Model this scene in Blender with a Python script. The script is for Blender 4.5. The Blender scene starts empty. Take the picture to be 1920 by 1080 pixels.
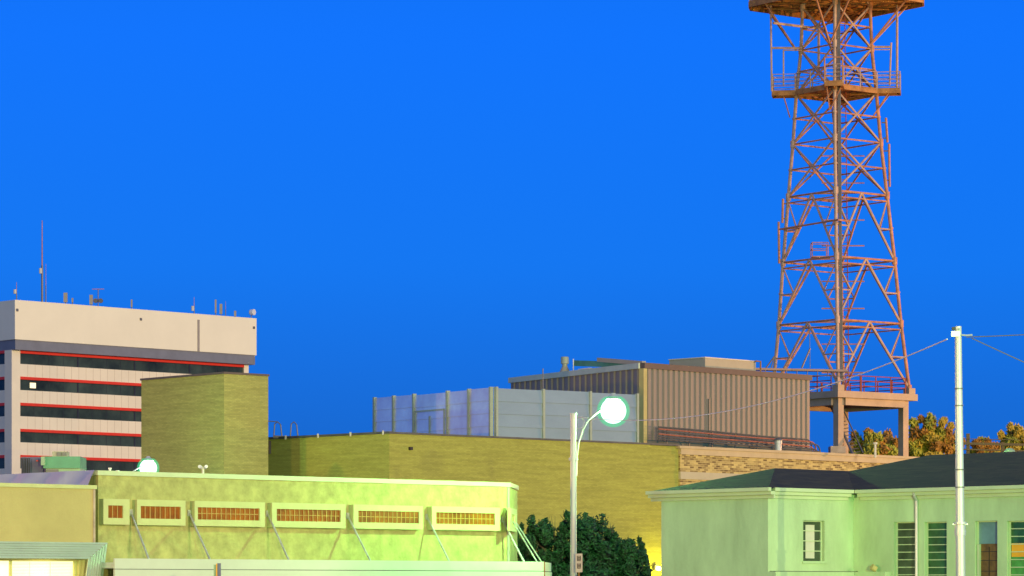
import bpy, bmesh, math, random
from mathutils import Vector, Matrix
SC = bpy.context.scene
COL = SC.collection
R = math.radians
ZC = 1.7; FPX = 6000.0; HY = 1105.0; CX = 960.0

# ------------------------------------------------------------------ camera
cd = bpy.data.cameras.new('camera'); cam = bpy.data.objects.new('camera', cd); COL.objects.link(cam)
cam.location = (0, 0, ZC); cam.rotation_euler = (R(90), 0, 0)
cd.sensor_width = 36; cd.lens = 36 * FPX / 1920; cd.shift_y = (HY - 540) / 1920
cd.clip_start = 0.5; cd.clip_end = 5000
SC.camera = cam
# ------------------------------------------------------------------ world
w = bpy.data.worlds.new('World'); SC.world = w; w.use_nodes = True
nt = w.node_tree; nt.nodes.clear()
out = nt.nodes.new('ShaderNodeOutputWorld'); bg = nt.nodes.new('ShaderNodeBackground')
sky = nt.nodes.new('ShaderNodeTexSky'); sky.sky_type = 'NISHITA'; sky.sun_disc = False
sky.sun_elevation = R(2.0); sky.sun_rotation = R(125)
tc = nt.nodes.new('ShaderNodeTexCoord'); sep = nt.nodes.new('ShaderNodeSeparateXYZ')
nt.links.new(tc.outputs['Generated'], sep.inputs[0])
ramp = nt.nodes.new('ShaderNodeValToRGB')
nt.links.new(sep.outputs['Z'], ramp.inputs[0])
cr = ramp.color_ramp
stops = [(0.0, (0.004, 0.11, 0.52)), (0.05, (0.002, 0.140, 0.66)), (0.10, (0.001, 0.180, 0.88)),
         (0.17, (0.001, 0.172, 0.98)), (0.4, (0.002, 0.08, 0.55)), (1.0, (0.002, 0.04, 0.25))]
cr.elements[0].position = stops[0][0]; cr.elements[0].color = stops[0][1] + (1,)
cr.elements[1].position = stops[-1][0]; cr.elements[1].color = stops[-1][1] + (1,)
for p, c in stops[1:-1]:
    e = cr.elements.new(p); e.color = c + (1,)
# warm afterglow low in the sky on the side where the sun went down (behind the camera)
mr = nt.nodes.new('ShaderNodeMapRange'); mr.inputs['From Min'].default_value = 0.15; mr.inputs['From Max'].default_value = -0.9
nt.links.new(sep.outputs['Y'], mr.inputs['Value'])
glow = nt.nodes.new('ShaderNodeMix'); glow.data_type = 'RGBA'
nt.links.new(mr.outputs[0], glow.inputs[0]); nt.links.new(ramp.outputs[0], glow.inputs[6])
glow.inputs[7].default_value = (0.32, 0.42, 0.62, 1)
mul = nt.nodes.new('ShaderNodeMix'); mul.data_type = 'RGBA'; mul.blend_type = 'ADD'
mul.inputs[0].default_value = 0.004
nt.links.new(glow.outputs[2], mul.inputs[6]); nt.links.new(sky.outputs[0], mul.inputs[7])
nt.links.new(mul.outputs[2], bg.inputs[0]); bg.inputs[1].default_value = 1.0
nt.links.new(bg.outputs[0], out.inputs[0])
# ------------------------------------------------------------------ sun (the last warm light from the right)
sd = bpy.data.lights.new('sun', 'SUN'); so = bpy.data.objects.new('sun', sd); COL.objects.link(so)
sd.energy = 2.05; sd.angle = R(12); sd.color = (1.0, 0.78, 0.50)
so.rotation_euler = Vector((0.66, -0.76, 0.13)).to_track_quat('Z', 'Y').to_euler()
def lamp_light(name, loc, energy, color, radius):
    ld = bpy.data.lights.new(name, 'POINT'); lo = bpy.data.objects.new(name, ld); COL.objects.link(lo)
    ld.energy = energy; ld.color = color; ld.shadow_soft_size = radius; lo.location = loc; return lo
GREEN = (0.62, 1.0, 0.34)
lamp_light('street_floodlight', (26, -74, 5.9), 0.42e6, (1.0, 0.95, 0.30), 0.12)
lamp_light('added_green_fill', (20, 30, 8), 5.8e4, (0.34, 1.0, 0.38), 0.25)  # unseen light added to brighten the house walls with green
lamp_light('street_light_amber_left', (-60, 10, 9), 1.5e5, (1.0, 0.58, 0.22), 0.3)
lamp_light('added_amber_fill', (-42, 128, 8), 3.0e4, (1.0, 0.50, 0.20), 0.3)  # unseen light added to warm the left-facing brick walls
lamp_light('street_light_amber_right', (78, 205, 9), 1.3e5, (1.0, 0.46, 0.12), 0.3)
SC.view_settings.view_transform = 'Standard'; SC.view_settings.look = 'None'
SC.view_settings.gamma = 1.0; SC.view_settings.exposure = 0.0
SC.render.engine = 'CYCLES'
SC.cycles.use_denoising = True
SC.cycles.max_bounces = 6; SC.cycles.volume_bounces = 0

# ------------------------------------------------------------------ helpers
def P(px, py, Y):
    return Vector(((px - CX) * Y / FPX, Y, ZC + (HY - py) * Y / FPX))
def PZ(px, py, z):
    Y = (z - ZC) * FPX / (HY - py)
    return Vector(((px - CX) * Y / FPX, Y, z))
def tag(o, label=None, cat=None, group=None, kind=None):
    if label: o['label'] = label
    if cat: o['category'] = cat
    if group: o['group'] = group
    if kind: o['kind'] = kind
    return o
def thing(name, loc, label, cat, group=None):
    o = bpy.data.objects.new(name, None); COL.objects.link(o); o.location = loc
    o.empty_display_size = 0.2
    return tag(o, label, cat, group)
def rootof(o):
    v = Vector((0, 0, 0))
    while o is not None:
        v += o.location; o = o.parent
    return v
class MB:
    def __init__(s): s.v = []; s.f = []; s.m = []; s.g = []
    def face(s, pts, m=0):
        i = len(s.v); s.v += [Vector(p) for p in pts]; s.f.append(tuple(range(i, i + len(pts)))); s.m.append(m); return s
    def add(s, vs, fs, m=0):
        i = len(s.v); s.v += [Vector(p) for p in vs]; s.g.append((i, len(s.v)))
        for f in fs: s.f.append(tuple(i + k for k in f)); s.m.append(m)
        return s
    def hexa(s, p, m=0):   # 8 points: bottom ring 4, top ring 4
        return s.add(p, [(3, 2, 1, 0), (4, 5, 6, 7), (0, 1, 5, 4), (1, 2, 6, 5), (2, 3, 7, 6), (3, 0, 4, 7)], m)
    def box(s, x0, x1, y0, y1, z0, z1, m=0):
        return s.hexa([(x0, y0, z0), (x1, y0, z0), (x1, y1, z0), (x0, y1, z0), (x0, y0, z1), (x1, y0, z1), (x1, y1, z1), (x0, y1, z1)], m)
    def prism(s, foot, z0, z1, m=0, cap=True):
        n = len(foot)
        a = 0
        for i in range(n):
            x0, y0 = foot[i][0], foot[i][1]; x1, y1 = foot[(i + 1) % n][0], foot[(i + 1) % n][1]; a += x0 * y1 - x1 * y0
        ft = list(foot) if a > 0 else list(reversed(foot))
        vs = [(p[0], p[1], z0) for p in ft] + [(p[0], p[1], z1) for p in ft]
        fs = [(i, (i + 1) % n, n + (i + 1) % n, n + i) for i in range(n)]
        if cap: fs += [tuple(range(n, 2 * n)), tuple(reversed(range(n)))]
        return s.add(vs, fs, m)
    def tube(s, pts, r, n=8, m=0, r1=None, cap=True):
        pts = [Vector(p) for p in pts]; k = len(pts); vs = []
        up0 = None
        for i, p in enumerate(pts):
            d = (pts[min(i + 1, k - 1)] - pts[max(i - 1, 0)]).normalized()
            ref = Vector((0, 0, 1)) if abs(d.z) < 0.95 else Vector((1, 0, 0))
            if up0 is not None: ref = up0
            a = d.cross(ref)
            if a.length < 1e-4: a = d.orthogonal()
            a.normalize(); b = a.cross(d).normalized(); up0 = b
            rr = r if r1 is None else r + (r1 - r) * i / (k - 1)
            for j in range(n):
                t = 2 * math.pi * j / n
                vs.append(p + a * (rr * math.cos(t)) + b * (rr * math.sin(t)))
        fs = []
        for i in range(k - 1):
            for j in range(n):
                fs.append((i * n + j, i * n + (j + 1) % n, (i + 1) * n + (j + 1) % n, (i + 1) * n + j))
        if cap: fs += [tuple(range(n)), tuple(range((k - 1) * n, k * n))]
        return s.add(vs, fs, m)
    def lathe(s, c, prof, n=16, m=0):
        c = Vector(c); vs = []
        for (r, z) in prof:
            for j in range(n):
                t = 2 * math.pi * j / n; vs.append(c + Vector((r * math.cos(t), r * math.sin(t), z)))
        fs = []
        for i in range(len(prof) - 1):
            for j in range(n):
                fs.append((i * n + j, i * n + (j + 1) % n, (i + 1) * n + (j + 1) % n, (i + 1) * n + j))
        fs += [tuple(reversed(range(n))), tuple(range((len(prof) - 1) * n, len(prof) * n))]
        return s.add(vs, fs, m)
    def build(s, name, mats, parent=None, recalc=True, smooth=False):
        me = bpy.data.meshes.new(name)
        off = rootof(parent) if parent is not None else Vector((0, 0, 0))
        base = Vector((0, 0, 0))
        if parent is None and s.v:
            xs = [v.x for v in s.v]; ys = [v.y for v in s.v]; zs = [v.z for v in s.v]
            base = Vector(((min(xs) + max(xs)) / 2, (min(ys) + max(ys)) / 2, min(zs))); off = base
        me.from_pydata([tuple(v - off) for v in s.v], [], s.f)
        if not isinstance(mats, (list, tuple)): mats = [mats]
        for mt in mats: me.materials.append(mt)
        for i, p in enumerate(me.polygons): p.material_index = s.m[i]; p.use_smooth = smooth
        if recalc:
            bm = bmesh.new(); bm.from_mesh(me); bmesh.ops.recalc_face_normals(bm, faces=bm.faces); bm.to_mesh(me); bm.free()
        uv = me.uv_layers.new(name='UVMap')
        for p in me.polygons:
            nrm = p.normal
            if abs(nrm.z) > 0.999: tx, ty = Vector((1, 0, 0)), Vector((0, 1, 0))
            else:
                tx = Vector((-nrm.y, nrm.x, 0)).normalized(); ty = Vector((0, 0, 1)) if abs(nrm.z) < .2 else nrm.cross(tx)
            for li in p.loop_indices:
                co = me.vertices[me.loops[li].vertex_index].co + off
                uv.data[li].uv = (co.dot(tx), co.dot(ty))
        o = bpy.data.objects.new(name, me); COL.objects.link(o)
        if parent is not None: o.parent = parent
        else: o.location = base
        return o
def each(mb, name, mats, parent):
    """one object per added shape"""
    k0 = 0; vs = mb.v; groups = []; cur = None
    for f, m in zip(mb.f, mb.m):
        g = next(i for i, (a, b) in enumerate(mb.g) if a <= f[0] < b); groups.append(g)
    for i, (a, b) in enumerate(mb.g):
        o = MB(); o.v = vs[a:b]; o.f = [tuple(q - a for q in f) for f, g in zip(mb.f, groups) if g == i]; o.m = [m for m, g in zip(mb.m, groups) if g == i]
        o.build(name, mats, parent)
class Face:
    """a vertical wall: s metres along it, n metres out of it, z up"""
    def __init__(s, p0, p1):
        s.o = Vector((p0[0], p0[1], 0)); s.d = (Vector((p1[0], p1[1], 0)) - s.o); s.L = s.d.length; s.d.normalize()
        s.n = Vector((s.d.y, -s.d.x, 0))
        if s.n.dot(-s.o) < 0: s.n = -s.n
    def at(s, a, n=0, z=0): v = s.o + s.d * a + s.n * n; return Vector((v.x, v.y, z))
    def s(s, px, n=0):
        k = (px - CX) / FPX; b = s.o + s.n * n
        return (k * b.y - b.x) / (s.d.x - k * s.d.y)
    def z(s, px, py, n=0):
        Y = s.at(s.s(px, n), n).y; return ZC + (HY - py) * Y / FPX
    def box(s, mb, s0, s1, z0, z1, n0, n1, m=0):
        q = [s.at(s0, n0), s.at(s1, n0), s.at(s1, n1), s.at(s0, n1)]
        return mb.hexa([(p.x, p.y, z0) for p in q] + [(p.x, p.y, z1) for p in q], m)
    def wall(s, mb, s0, s1, z0, z1, holes, n0=0.0, depth=0.35, m=0):
        """wall slab with rectangular openings; holes: (a0,a1,b0,b1) sorted, not overlapping"""
        ss = sorted(set([s0, s1] + [h[0] for h in holes] + [h[1] for h in holes]))
        for a, b in zip(ss[:-1], ss[1:]):
            hs = sorted([(h[2], h[3]) for h in holes if h[0] <= a + 1e-6 and h[1] >= b - 1e-6])
            z = z0
            for (h0, h1) in hs:
                if h0 > z: s.box(mb, a, b, z, h0, n0 - depth, n0, m)
                z = h1
            if z < z1: s.box(mb, a, b, z, z1, n0 - depth, n0, m)
        return mb

# ------------------------------------------------------------------ materials
def mat(name, col, rough=0.7, metal=0.0, var=0.15, scale=1.5, bump=0.0, bscale=20, streak=0.0, spec=0.5, em=None, ems=0, col2=None):
    m = bpy.data.materials.new(name); m.use_nodes = True; t = m.node_tree; b = t.nodes['Principled BSDF']
    b.inputs['Roughness'].default_value = rough; b.inputs['Metallic'].default_value = metal
    b.inputs['Specular IOR Level'].default_value = spec
    t_c = t.nodes.new('ShaderNodeTexCoord'); n = t.nodes.new('ShaderNodeTexNoise'); n.inputs['Scale'].default_value = scale
    n.inputs['Detail'].default_value = 6; n.inputs['Roughness'].default_value = 0.65
    if streak:
        mp = t.nodes.new('ShaderNodeMapping'); mp.inputs['Scale'].default_value = (1, 1, streak)
        t.links.new(t_c.outputs['Object'], mp.inputs[0]); t.links.new(mp.outputs[0], n.inputs['Vector'])
    else: t.links.new(t_c.outputs['Object'], n.inputs['Vector'])
    rp = t.nodes.new('ShaderNodeValToRGB'); rp.color_ramp.elements[0].position = 0.3; rp.color_ramp.elements[1].position = 0.7
    c2 = col2 or tuple(max(0, c * (1 - var)) for c in col); c1 = tuple(min(1, c * (1 + var * 0.6)) for c in col)
    rp.color_ramp.elements[0].color = c2 + (1,); rp.color_ramp.elements[1].color = c1 + (1,)
    t.links.new(n.outputs['Fac'], rp.inputs[0]); t.links.new(rp.outputs[0], b.inputs['Base Color'])
    if bump:
        n2 = t.nodes.new('ShaderNodeTexNoise'); n2.inputs['Scale'].default_value = bscale; n2.inputs['Detail'].default_value = 4
        t.links.new(t_c.outputs['Object'], n2.inputs['Vector'])
        bp = t.nodes.new('ShaderNodeBump'); bp.inputs['Strength'].default_value = bump; bp.inputs['Distance'].default_value = 0.05
        t.links.new(n2.outputs['Fac'], bp.inputs['Height']); t.links.new(bp.outputs[0], b.inputs['Normal'])
    if em:
        b.inputs['Emission Color'].default_value = em + (1,); b.inputs['Emission Strength'].default_value = ems
    return m
def brick(name, c1, c2, cm, bw=0.22, rh=0.075, mortar=0.01, var=0.25, nscale=0.25, bias=0.0, offset=0.5):
    m = bpy.data.materials.new(name); m.use_nodes = True; t = m.node_tree; b = t.nodes['Principled BSDF']
    b.inputs['Roughness'].default_value = 0.85
    u = t.nodes.new('ShaderNodeUVMap'); br = t.nodes.new('ShaderNodeTexBrick')
    br.inputs['Scale'].default_value = 1.0; br.inputs['Brick Width'].default_value = bw; br.inputs['Row Height'].default_value = rh
    br.inputs['Mortar Size'].default_value = mortar; br.inputs['Mortar Smooth'].default_value = 0.2; br.inputs['Bias'].default_value = bias
    br.offset = offset
    br.inputs['Color1'].default_value = c1 + (1,); br.inputs['Color2'].default_value = c2 + (1,); br.inputs['Mortar'].default_value = cm + (1,)
    t.links.new(u.outputs[0], br.inputs['Vector'])
    n = t.nodes.new('ShaderNodeTexNoise'); n.inputs['Scale'].default_value = nscale; n.inputs['Detail'].default_value = 8
    mp = t.nodes.new('ShaderNodeMapping'); mp.inputs['Scale'].default_value = (1.6, 22.0, 1)
    t.links.new(u.outputs[0], mp.inputs[0]); t.links.new(mp.outputs[0], n.inputs['Vector'])
    mx = t.nodes.new('ShaderNodeMix'); mx.data_type = 'RGBA'; mx.blend_type = 'MULTIPLY'; mx.inputs[0].default_value = 1.0
    rp = t.nodes.new('ShaderNodeValToRGB'); rp.color_ramp.elements[0].position = 0.35; rp.color_ramp.elements[1].position = 0.65
    rp.color_ramp.elements[0].color = (1 - var, 1 - var, 1 - var, 1); rp.color_ramp.elements[1].color = (1, 1, 1, 1)
    t.links.new(n.outputs['Fac'], rp.inputs[0]); t.links.new(br.outputs['Color'], mx.inputs[6]); t.links.new(rp.outputs[0], mx.inputs[7])
    t.links.new(mx.outputs[2], b.inputs['Base Color'])
    return m
M = dict(
    asphalt=mat('asphalt', (0.05, 0.05, 0.055), 0.9),
    concrete_walk=mat('walk', (0.30, 0.29, 0.27), 0.9),
    office_white=mat('office_white', (0.93, 0.86, 0.64), 0.6, var=0.05, scale=0.15),
    office_panel=mat('office_panel', (0.88, 0.78, 0.58), 0.6, var=0.06, scale=0.3),
    office_grey=mat('office_grey', (0.20, 0.21, 0.25), 0.6, var=0.15, scale=0.5),
    office_red=mat('office_red', (0.80, 0.035, 0.004), 0.5, var=0.1),
    seam=mat('seam', (0.35, 0.31, 0.27), 0.7),
    dark_glass=mat('dark_glass', (0.045, 0.065, 0.050), 0.2, var=0.75, scale=0.22, spec=0.25),
    black=mat('black', (0.02, 0.02, 0.022), 0.6),
    tan_brick=brick('tan_brick', (0.38, 0.37, 0.11), (0.30, 0.29, 0.08), (0.26, 0.25, 0.09), var=0.22),
    tan_brick2=brick('tan_brick2', (0.40, 0.41, 0.08), (0.33, 0.34, 0.06), (0.30, 0.30, 0.07), var=0.2),
    facade_brick=brick('facade_brick', (0.60, 0.48, 0.18), (0.07, 0.03, 0.01), (0.55, 0.44, 0.2), bw=0.34, rh=0.115, mortar=0.012, var=0.2, nscale=0.8, bias=-0.1),
    stone=mat('stone', (0.50, 0.40, 0.25), 0.8, var=0.12, scale=1.2, bump=0.1),
    stone_pale=mat('stone_pale', (0.46, 0.42, 0.30), 0.8, var=0.1, scale=1.2),
    flashing=mat('flashing', (0.10, 0.11, 0.11), 0.6, 0.3, var=0.3),
    stucco=mat('stucco', (0.40, 0.37, 0.14), 0.9, var=0.3, scale=2.4, bump=0.35, bscale=9),
    stucco_plain=mat('stucco_plain', (0.46, 0.37, 0.16), 0.9, var=0.12, scale=0.5, bump=0.2, bscale=14),
    frame_cream=mat('frame_cream', (0.50, 0.50, 0.24), 0.8, var=0.1, scale=1.5),
    cap_metal=mat('cap_metal', (0.52, 0.56, 0.36), 0.5, var=0.08),
    amber=mat('amber_glass', (0.30, 0.085, 0.002), 0.35, var=0.5, scale=1.3, spec=0.4),
    amber_bar=mat('amber_bar', (0.42, 0.25, 0.07), 0.6),
    canopy_white=mat('canopy_white', (0.56, 0.57, 0.50), 0.45, var=0.08, scale=0.7),
    awning=mat('awning', (0.50, 0.58, 0.48), 0.5, 0.1, var=0.12, scale=1.0),
    rod=mat('rod', (0.50, 0.50, 0.48), 0.45, 0.5, var=0.3, scale=6),
    galv=mat('galvanised', (0.46, 0.49, 0.52), 0.4, 0.25, var=0.12, scale=3, streak=0.2),
    screen=mat('screen_metal', (0.30, 0.40, 0.44), 0.34, 0.35, var=0.12, scale=0.25, streak=2),
    screen_post=mat('screen_post', (0.32, 0.38, 0.32), 0.5, var=0.1),
    rib=mat('ribbed_metal', (0.215, 0.195, 0.18), 0.55, 0.1, var=0.1, scale=0.4, streak=0.3),
    trim_brown=mat('trim_brown', (0.10, 0.075, 0.07), 0.6),
    trim_gold=mat('trim_gold', (0.45, 0.40, 0.16), 0.6),
    steel=mat('rusty_steel', (0.50, 0.24, 0.13), 0.65, 0.1, var=0.45, scale=1.6, col2=(0.25, 0.12, 0.08)),
    steel_red=mat('red_steel', (0.30, 0.06, 0.035), 0.65, var=0.3),
    steel_pale=mat('pale_steel', (0.48, 0.34, 0.27), 0.6, 0.1, var=0.3, scale=2),
    deck=mat('deck_rust', (0.42, 0.20, 0.06), 0.7, var=0.5, scale=1.2, col2=(0.16, 0.07, 0.02)),
    conc=mat('concrete', (0.40, 0.31, 0.23), 0.85, var=0.18, scale=0.8, bump=0.1),
    copper=mat('copper_pipe', (0.42, 0.15, 0.09), 0.5, 0.2, var=0.3, scale=3),
    house=mat('house_stucco', (0.42, 0.60, 0.35), 0.85, var=0.24, scale=0.8, bump=0.15, bscale=10, streak=0.35),
    fascia=mat('fascia', (0.48, 0.60, 0.38), 0.6, var=0.08),
    shingle=brick('shingle', (0.072, 0.058, 0.026), (0.040, 0.034, 0.016), (0.03, 0.026, 0.014), bw=0.6, rh=0.15, mortar=0.012, var=0.35, nscale=0.5),
    win_dark=mat('win_dark', (0.05, 0.075, 0.05), 0.12, var=0.5, scale=2.0, spec=0.5),
    win_green_reflect=mat('win_green_reflect', (0.03, 0.11, 0.04), 0.12, var=0.6, scale=2.2, spec=0.5),  # greenish reflection put into the base colour
    win_blue_reflect=mat('win_blue_reflect', (0.14, 0.26, 0.30), 0.25, var=0.25, scale=1.5),  # blue sky reflection put into the base colour
    blind=mat('blind', (0.55, 0.55, 0.48), 0.6),
    paper=mat('poster_orange', (0.75, 0.36, 0.02), 0.6, var=0.1),
    poster_green=mat('poster_green', (0.06, 0.28, 0.06), 0.6, var=0.4, scale=3),
    door_brown=mat('door_brown', (0.14, 0.08, 0.02), 0.5, var=0.5, scale=5),
    tarp=mat('tarp', (0.40, 0.40, 0.56), 0.55, var=0.12, scale=1.0),
    hvac_green=mat('hvac_green', (0.10, 0.30, 0.20), 0.55, var=0.2),
    hvac_pale=mat('hvac_pale', (0.28, 0.40, 0.28), 0.55, var=0.2),
    hvac_blue=mat('hvac_blue', (0.10, 0.11, 0.22), 0.55, var=0.2),
    pale=mat('pale_paint', (0.62, 0.60, 0.52), 0.5, var=0.08),
    beige=mat('beige_box', (0.38, 0.35, 0.27), 0.6, var=0.08),
    galv_dark=mat('galv_dark', (0.16, 0.16, 0.17), 0.5, 0.3),
    wood_dark=mat('wood_dark', (0.10, 0.05, 0.03), 0.8),
    bark=mat('bark', (0.10, 0.07, 0.05), 0.9),
    leaf_dark=mat('leaf_dark', (0.022, 0.05, 0.025), 0.6, var=0.5, scale=3.0, spec=0.3),
    leaf_olive=mat('leaf_olive', (0.36, 0.38, 0.04), 0.7, var=0.4, scale=0.6),
    leaf_rust=mat('leaf_rust', (0.42, 0.22, 0.035), 0.7, var=0.4, scale=0.6),
    leaf_gold=mat('leaf_gold', (0.55, 0.42, 0.05), 0.7, var=0.3, scale=0.6),
    mullion=mat('mullion', (0.012, 0.014, 0.03), 0.5),
    joint=mat('joint', (0.62, 0.52, 0.40), 0.7),
    flashing_teal=mat('flashing_teal', (0.05, 0.10, 0.11), 0.6, var=0.3),
    cable_white=mat('cable_white', (0.8, 0.8, 0.76), 0.5),
    white=mat('white', (0.78, 0.78, 0.76), 0.5, var=0.04),
    bulb=mat('bulb', (0.9, 1.0, 0.95), 0.3, em=(0.34, 1.0, 0.26), ems=72000),
    bulb_far=mat('bulb_far', (0.9, 1.0, 0.95), 0.3, em=(0.5, 1.0, 0.45), ems=20000),
    bulb_yellow=mat('bulb_yellow', (1, 0.9, 0.5), 0.3, em=(1.0, 0.80, 0.12), ems=60),
    shop_glow=mat('shop_glow', (0.9, 0.85, 0.6), 0.6, em=(1.0, 0.86, 0.45), ems=1.15),
    office_glow=mat('office_glow', (0.9, 0.8, 0.6), 0.6, em=(1.0, 0.80, 0.42), ems=1.1),
    sign_white=mat('sign_white', (0.62, 0.52, 0.48), 0.5),
    sign_ink=mat('sign_ink', (0.12, 0.08, 0.09), 0.6),
)

def bloom_mat(col=(0.12, 1.0, 0.55), st=1.1, f=0.4):  # see-through emission for the bloom and halo shells around the lamps
    m = bpy.data.materials.new('lamp_bloom'); m.use_nodes = True; t = m.node_tree; t.nodes.clear()
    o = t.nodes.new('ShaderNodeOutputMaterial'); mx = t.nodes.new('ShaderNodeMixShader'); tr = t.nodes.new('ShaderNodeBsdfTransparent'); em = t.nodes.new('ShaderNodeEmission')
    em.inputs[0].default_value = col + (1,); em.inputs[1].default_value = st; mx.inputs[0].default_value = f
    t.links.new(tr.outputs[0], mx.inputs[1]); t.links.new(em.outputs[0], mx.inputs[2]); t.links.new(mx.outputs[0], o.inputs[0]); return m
M['halo'] = bloom_mat((0.10, 1.0, 0.42), 0.9, 0.3); M['bloom'] = bloom_mat((0.62, 1.0, 0.78), 5.0, 0.4)
M['clear'] = mat('clear_panel', (0.70, 0.80, 0.92), 0.3, 0.2, var=0.35, scale=0.35, col2=(0.52, 0.45, 0.55)); M['clear'].node_tree.nodes['Principled BSDF'].inputs['Alpha'].default_value = 0.72  # pinkish noise tone stands in for light coming through the panels
# ------------------------------------------------------------------ ground
g = MB().face([(-1500, -400, 0), (1500, -400, 0), (1500, 3000, 0), (-1500, 3000, 0)]).build('ground', M['asphalt']); tag(g, kind='structure')
U = Vector((math.sin(R(47.5)), math.cos(R(47.5)), 0)); V = Vector((-U.y, U.x, 0))

# ------------------------------------------------------------------ office building far left
ZT = ZC + 543 * 420 / FPX
c0 = PZ(28, 562, ZT); c1 = PZ(481, 597, ZT)
OF = Face(c0, c1); OL = Face(c0, c0 + V * 30)
Ld = OF.L; D = 30.0
office = thing('office_building', (c0.x, c0.y, 0), 'white office building with dark window bands and thin red stripes, behind the brick block', 'building')
back = [c0, c1, c1 + V * D, c0 + V * D]
z_ov = OF.z(28, 655); z_gr = OF.z(28, 636)
mb = MB(); mb.prism(back, z_gr, ZT); mb.build('parapet_wall', M['office_white'], office)
mb = MB(); mb.prism([p for p in [c0 + (U + V) * .15, c1 + (-U + V) * .15, c1 + V * D + (-U - V) * .15, c0 + V * D + (U - V) * .15]], z_ov, z_gr - .003)
mb.build('grey_band', M['office_grey'], office)
mb = MB(); OF.box(mb, OF.s(370), OF.s(374), z_gr + .02, ZT - .8, 0.002, 0.05); mb.build('wall_seam', M['seam'], office)
for px in (30, 262, 474):
    mb = MB(); OF.box(mb, OF.s(px), OF.s(px) + .35, ZT - 1.5, ZT - 1.15, 0.002, .08); mb.build('scupper', M['galv_dark'], office)
# body below, recessed
rec = 0.9
b0 = c0 + V * rec + U * 0.1; b1 = c1 + V * rec - U * 0.7
BF = Face(b0, b1); BL = Face(b0, b0 + V * (D - rec))
fl = 49.2 * 420 / FPX
core = [b0 + (U + V) * .6, b1 + (-U + V) * .6, b1 + V * (D - 1.5) - U * .6, b0 + V * (D - 1.5) + U * .6]
MB().prism(core, 0, z_ov - .004).build('core_wall', M['black'], office)
colw = BF.s(38) ; ztop = z_ov - .004
MB().prism([BF.at(0), BF.at(colw), BF.at(colw, -1.6), BF.at(0, -1.6)], 0, ztop).build('corner_column', M['office_panel'], office)
MB().prism([BF.at(BF.L), BF.at(BF.L - .85), BF.at(BF.L - .85, -1.6), BF.at(BF.L, -1.6)], 0, ztop).build('corner_column', M['office_panel'], office)
for side, (FF, sA, sB) in enumerate(((BF, colw + .004, BF.L - .854), (BL, 1.61, BL.L - 1))):
    k = 0
    while True:
        zt = ztop - fl * k; 
        if zt < 6: break
        zr = zt - 0.38; zw = zt - 1.78; zb = zt - fl
        mb = MB(); FF.box(mb, sA, sB, zr, zt - .003, -.45, 0.06); mb.build('red_stripe', M['office_red'], office)
        mb = MB(); FF.box(mb, sA, sB, zw, zr - .003, -.5, -.25); nmul = 16 if side == 0 else 10
        for j in range(1, nmul):
            a = sA + (sB - sA) * j / nmul; ww = 0.22 if j % 4 == 0 else 0.05
            FF.box(mb, a - ww / 2, a + ww / 2, zw + .01, zr - .02, -.249, -.2 if ww > .1 else -.23, 1)
        mb.build('window_band', [M['dark_glass'], M['mullion']], office)
        mb = MB(); FF.box(mb, sA, sB, zb, zw - .003, -.45, 0.0)
        for j in range(1, nmul * 2):
            a = sA + (sB - sA) * j / (nmul * 2)
            FF.box(mb, a - .025, a + .025, zb + .02, zw - .02, .001, .012, 1)
        mb.build('spandrel', [M['office_panel'], M['joint']], office)
        if side == 0 and k == 1:
            mb = MB(); FF.box(mb, FF.s(58), FF.s(69), zw + .35, zr - .35, -.24, -.21); mb.build('lit_pane', M['office_glow'], office)
        k += 1
# rooftop antennas on the office
def roofpt(px, back=0.6):
    return OF.at(OF.s(px, -back), -back, ZT)
def whip(px, ytop, r, label, box=None):
    p = roofpt(px); h = (OF.z(px, ytop) - ZT)
    t = thing('antenna_mast', p, label, 'antenna')
    MB().tube([p, p + Vector((0, 0, h * .45))], r * 1.5, 6).build('base_pole', M['galv_dark'], t)
    MB().tube([p + Vector((0, 0, h * .45)), p + Vector((0, 0, h))], r, 6, r1=r * .6).build('whip', M['steel'], t)
    if box:
        z0, z1 = box; q = p + U * -.25
        MB().tube([Vector((q.x, q.y, OF.z(px, z0))), Vector((q.x, q.y, OF.z(px, z1)))], .2, 8).build('equipment_can', M['pale'], t)
whip(79, 412, 0.10, 'tallest thin whip mast on the white office roof', (512, 502))
whip(86, 494, 0.05, 'thin pink whip just right of the tallest roof mast')
whip(31, 528, 0.05, 'short whip with a pale can at the far left roof corner', (550, 542))
whip(364, 556, 0.05, 'small whip above the grey wall seam on the office roof', (582, 573))
whip(423, 564, 0.04, 'hair-thin whip between the white panels on the right of the roof')
def panel(px, y0, y1, wpx, label):
    p = roofpt(px); zb = OF.z(px, y0); zt = OF.z(px, y1); hw = wpx * .0725 / 2
    t = thing('panel_antenna', p, label, 'antenna', 'panel antennas on the office roof')
    MB().tube([p, Vector((p.x, p.y, zb + .3))], .07, 6).build('bracket', M['galv_dark'], t)
    MB().box(p.x - hw, p.x + hw, p.y - .2, p.y + .1, zb, zt).build('panel', M['beige'], t)
panel(123, 566, 548, 7, 'widest beige panel antenna on the left of the office roof')
panel(136, 566, 558, 3, 'smallest pale panel just right of the widest panel antenna')
panel(171, 570, 552, 6, 'beige panel antenna left of the little dark dish mast')
panel(247, 575, 561, 3, 'slim grey panel antenna alone in the middle of the roof')
panel(404.5, 586, 561, 3.2, 'tall slim white panel at the left of the right-hand cluster')
panel(414.5, 588, 569, 5, 'wide white panel in the right-hand cluster on the roof')
panel(441, 592, 582, 4, 'stubby brown panel left of the white drum dish')
p = roofpt(184); t = thing('antenna_mast', p, 'dark little mast with small round dishes on the office roof', 'antenna')
zt = OF.z(184, 541); MB().tube([p, Vector((p.x, p.y, zt))], .07, 6).build('pole', M['galv_dark'], t)
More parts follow.
